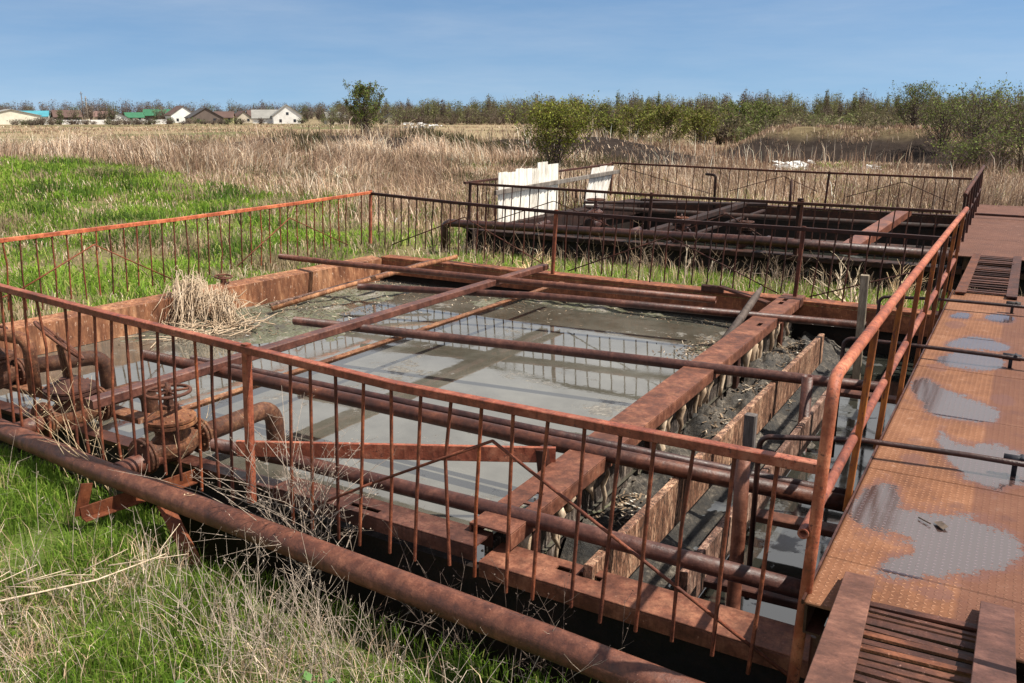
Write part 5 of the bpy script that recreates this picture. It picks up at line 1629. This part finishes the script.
house(8, 300, 22, 14, 4.0, 2.6, 'house_cream', 'roof_grey', 'big pale gabled shed at the left edge of the skyline', .15, True, 0, cat='shed')
house(34, 310, 11, 8, 3.6, 2.2, 'house_white', 'roof_teal', 'white house with a teal roof next to the big pale shed', -.1, False, 3)
house(66, 330, 12, 9, 3.2, 3.0, 'house_brown', 'roof_brown', 'dark brown roofed house left of the white sheds', .1, False, 3, True)
house(103, 345, 9, 8, 3.0, 2.4, 'house_beige', 'roof_red', 'low beige house behind the white boundary wall', 0, False, 2)
house(117, 320, 8, 7, 3.0, 2.2, 'house_white', 'roof_dark', 'small white gabled house right of the low beige house', 0, True, 2)
house(133, 330, 8, 7, 2.8, 2.2, 'house_white', 'roof_green', 'small white house tucked under the green roofed building', .2, False, 2)
house(157, 350, 13, 9, 3.6, 3.0, 'house_brown', 'roof_green', 'dark building under a bright green roof', -.1, False, 3)
house(180, 315, 10, 8, 3.6, 3.4, 'house_white', 'roof_brown', 'white gabled house with brown roof left of the dark gables', .3, True, 2, True, k=1.2)
house(203, 300, 12, 10, 2.4, 3.6, 'house_brown', 'roof_dark', 'big dark gabled house in the middle of the village', .2, True, 2, k=1.2)
house(222, 302, 10, 9, 2.8, 2.6, 'house_yellow', 'roof_brown', 'yellow walled house with a low brown roof', -.1, False, 3)
house(241, 305, 8, 9, 2.6, 3.2, 'house_beige', 'roof_brown', 'beige gabled house with a steep brown roof left of the white gable', .25, True, 2)
house(257, 310, 9, 9, 3.2, 2.8, 'house_brown', 'roof_brown', 'dark brown house just left of the white gable', .1, False, 2)
house(268, 296, 12, 9, 2.4, 3.0, 'house_white', 'roof_grey', 'long grey roof running left from the white gable', 0, False, 2, k=1.2)
house(286, 290, 9, 8.5, 3.0, 3.4, 'house_white', 'roof_grey', 'bright white gable end with three windows', .08, True, 2, False, True, k=1.4)
house(335, 255, 8, 7, 3.0, 2.0, 'house_beige', 'roof_grey', 'beige house left of the lone upright tree', .2, False, 2)
house(390, 250, 8, 7, 2.2, 2.6, 'house_beige', 'roof_dark', 'small pale gabled house right of the lone upright tree', .1, True, 2)
t = thing('boundary_wall', (*at(90, 290), -2.2), 'long whitish boundary wall in front of the left village houses', 'wall')
a0 = at(36, 288); a1 = at(168, 288)
MB().bar((a0[0], a0[1], -1.6), (a1[0], a1[1], -1.6), .3, 1.6).build('wall', 'house_white', t)
for k in range(9):
    f = k / 8; MB().bar((a0[0] + (a1[0] - a0[0]) * f, a0[1] + (a1[1] - a0[1]) * f, -2.6), (a0[0] + (a1[0] - a0[0]) * f, a0[1] + (a1[1] - a0[1]) * f, -.6), .5, .5, up=(0, 1, 0)).build('pier', 'house_cream', t)
for u, lab in ((83, 'taller of two thin utility poles above the left houses'), (87, 'shorter of two thin utility poles above the left houses')):
    x, y = at(u, 300); h_ = 9.5 if u == 83 else 8.2
    m = MB(); m.tube([(x, y, -2.5), (x, y, -2.2 + h_)], .12, 6); m.bar((x - .8, y, -2.8 + h_), (x + .8, y, -2.8 + h_), .1, .1)
    tag(m.build('utility_pole', 'greywood'), lab, 'pole', 'utility poles in the village')
# white plastic sheeting heaps in the far field and rubble by the mound
def heap(x, y, w, h, mat, label, cat, nm, n_=26, grp=None):
    m = MB(); z0 = float(gz(x, y))
    if nm == 'rubble_heap':
        m.lathe((x, y, z0 - .15), (0, 0, 1), [(0, w * .95), (.16, w * .9), (.15 + h * .25, w * .5), (.15 + h * .4, w * .12)], 11)
    for k in range(n_):
        c = Vector((x + random.gauss(0, w * .35), y + random.gauss(0, .5), z0 + random.uniform(0, h * .8))); s = random.uniform(.12, .4) * h
        v = [c + Vector((random.uniform(-1.6, 1.6), random.uniform(-1, 1), random.uniform(-.6, .7))) * s for _ in range(6)]
        m.add(v, [(0, 1, 2), (0, 2, 3), (0, 3, 4), (1, 2, 5), (2, 3, 5), (3, 4, 5), (0, 1, 4), (1, 5, 4)])
    return tag(m.build(nm, mat), label, cat, grp)


x, y = at(419, 165); heap(x, y, 6.5, 1.1, 'house_white', 'long heap of white sheeting in the far field', 'heap', 'sheeting_heap', 60)
x, y = at(797, 46); heap(x, y, 1.2, .6, 'house_white', 'white rubble at the foot of the earth mound', 'rubble', 'rubble_heap', 60)
x, y = at(878, 46); heap(x, y, .5, .45, 'house_white', 'small pale rubble right along the mound foot', 'rubble', 'rubble_heap', 40)
x, y = at(304, 33); heap(x, y, .9, .3, 'deadwood', 'bleached brushwood in the dry field left of centre', 'brushwood', 'brush_heap', 16)
x, y = at(490, 33); heap(x, y, .15, .3, 'house_white', 'single white bag in the dry grass left of the panels', 'bag', 'litter_bag', 3)

# ------------------------------------------------------------------ light
SUN_EL, SUN_AZ = R(57), math.atan2(.30, .95)          # from +X, a little beyond
sd = Vector((math.cos(SUN_EL) * math.cos(SUN_AZ), math.cos(SUN_EL) * math.sin(SUN_AZ), math.sin(SUN_EL)))
sl = bpy.data.lights.new('sun', 'SUN'); sl.energy = 5.0; sl.angle = R(.55); sl.color = (1, .945, .84)
so = bpy.data.objects.new('sun', sl); COL.objects.link(so)
so.rotation_euler = sd.to_track_quat('Z', 'Y').to_euler()
so.location = (10, 5, 20)
w = bpy.data.worlds.new('World'); S.world = w; w.use_nodes = True
nt = w.node_tree
bg = nt.nodes['Background']
sky = nt.nodes.new('ShaderNodeTexSky'); sky.sky_type = 'NISHITA'; sky.sun_disc = False
sky.sun_elevation = SUN_EL; sky.sun_rotation = math.pi / 2 - SUN_AZ
sky.altitude = 0; sky.air_density = 1.0; sky.dust_density = 0.3; sky.ozone_density = 1.2
tc = nt.nodes.new('ShaderNodeTexCoord')
mp = nt.nodes.new('ShaderNodeMapping'); mp.inputs['Scale'].default_value = (1, 1, .9); mp.inputs['Location'].default_value = (0, 0, .15)
L(nt, tc.outputs['Generated'], mp.inputs[0]); L(nt, mp.outputs[0], sky.inputs[0])
# blue low down, an unseen cloud veil added higher up to brighten reflections
sx = nt.nodes.new('ShaderNodeSeparateXYZ'); L(nt, tc.outputs['Generated'], sx.inputs[0])
sc_ = nt.nodes.new('ShaderNodeMapping'); sc_.inputs['Scale'].default_value = (1, 1, 4)
L(nt, tc.outputs['Generated'], sc_.inputs[0])
cn = noise(nt, sc_.outputs[0], 1.9, 6, .55)
hi_ = N(nt, 'ShaderNodeMapRange', interpolation_type='SMOOTHSTEP'); L(nt, sx.outputs[2], hi_.inputs[0])
hi_.inputs[1].default_value = .14; hi_.inputs[2].default_value = .30; hi_.inputs[3].default_value = 0; hi_.inputs[4].default_value = .95
lo_ = N(nt, 'ShaderNodeMapRange', interpolation_type='SMOOTHSTEP'); L(nt, sx.outputs[2], lo_.inputs[0])
lo_.inputs[1].default_value = .48; lo_.inputs[2].default_value = .85; lo_.inputs[3].default_value = 1; lo_.inputs[4].default_value = .25
wv = N(nt, 'ShaderNodeMapping'); wv.inputs['Scale'].default_value = (1.2, 1.2, 9); wv.inputs['Rotation'].default_value = (.12, .05, 0); L(nt, tc.outputs['Generated'], wv.inputs[0])
wn_ = noise(nt, wv.outputs[0], 2.6, 7, .6)
wisp = ramp(nt, wn_, [(.40, (0, 0, 0)), (.58, (.07, .07, .07)), (.76, (.17, .17, .17))])
cov = mth(nt, 'MULTIPLY', mth(nt, 'MULTIPLY', hi_.outputs[0], lo_.outputs[0]), mth(nt, 'ADD', mth(nt, 'MULTIPLY', cn, 1.0), .42))
cov = mth(nt, 'MINIMUM', mth(nt, 'ADD', cov, wisp), .93)
hs = N(nt, 'ShaderNodeHueSaturation', Saturation=1.14, Value=1.5); L(nt, sky.outputs[0], hs.inputs['Color'])
L(nt, mix(nt, cov, hs.outputs[0], (11.0, 10.9, 10.8)), bg.inputs[0])
bg.inputs[1].default_value = .054
S.cycles.max_bounces = 6
S.cycles.diffuse_bounces = 3
S.cycles.glossy_bounces = 3
S.cycles.transmission_bounces = 3
S.cycles.use_denoising = True
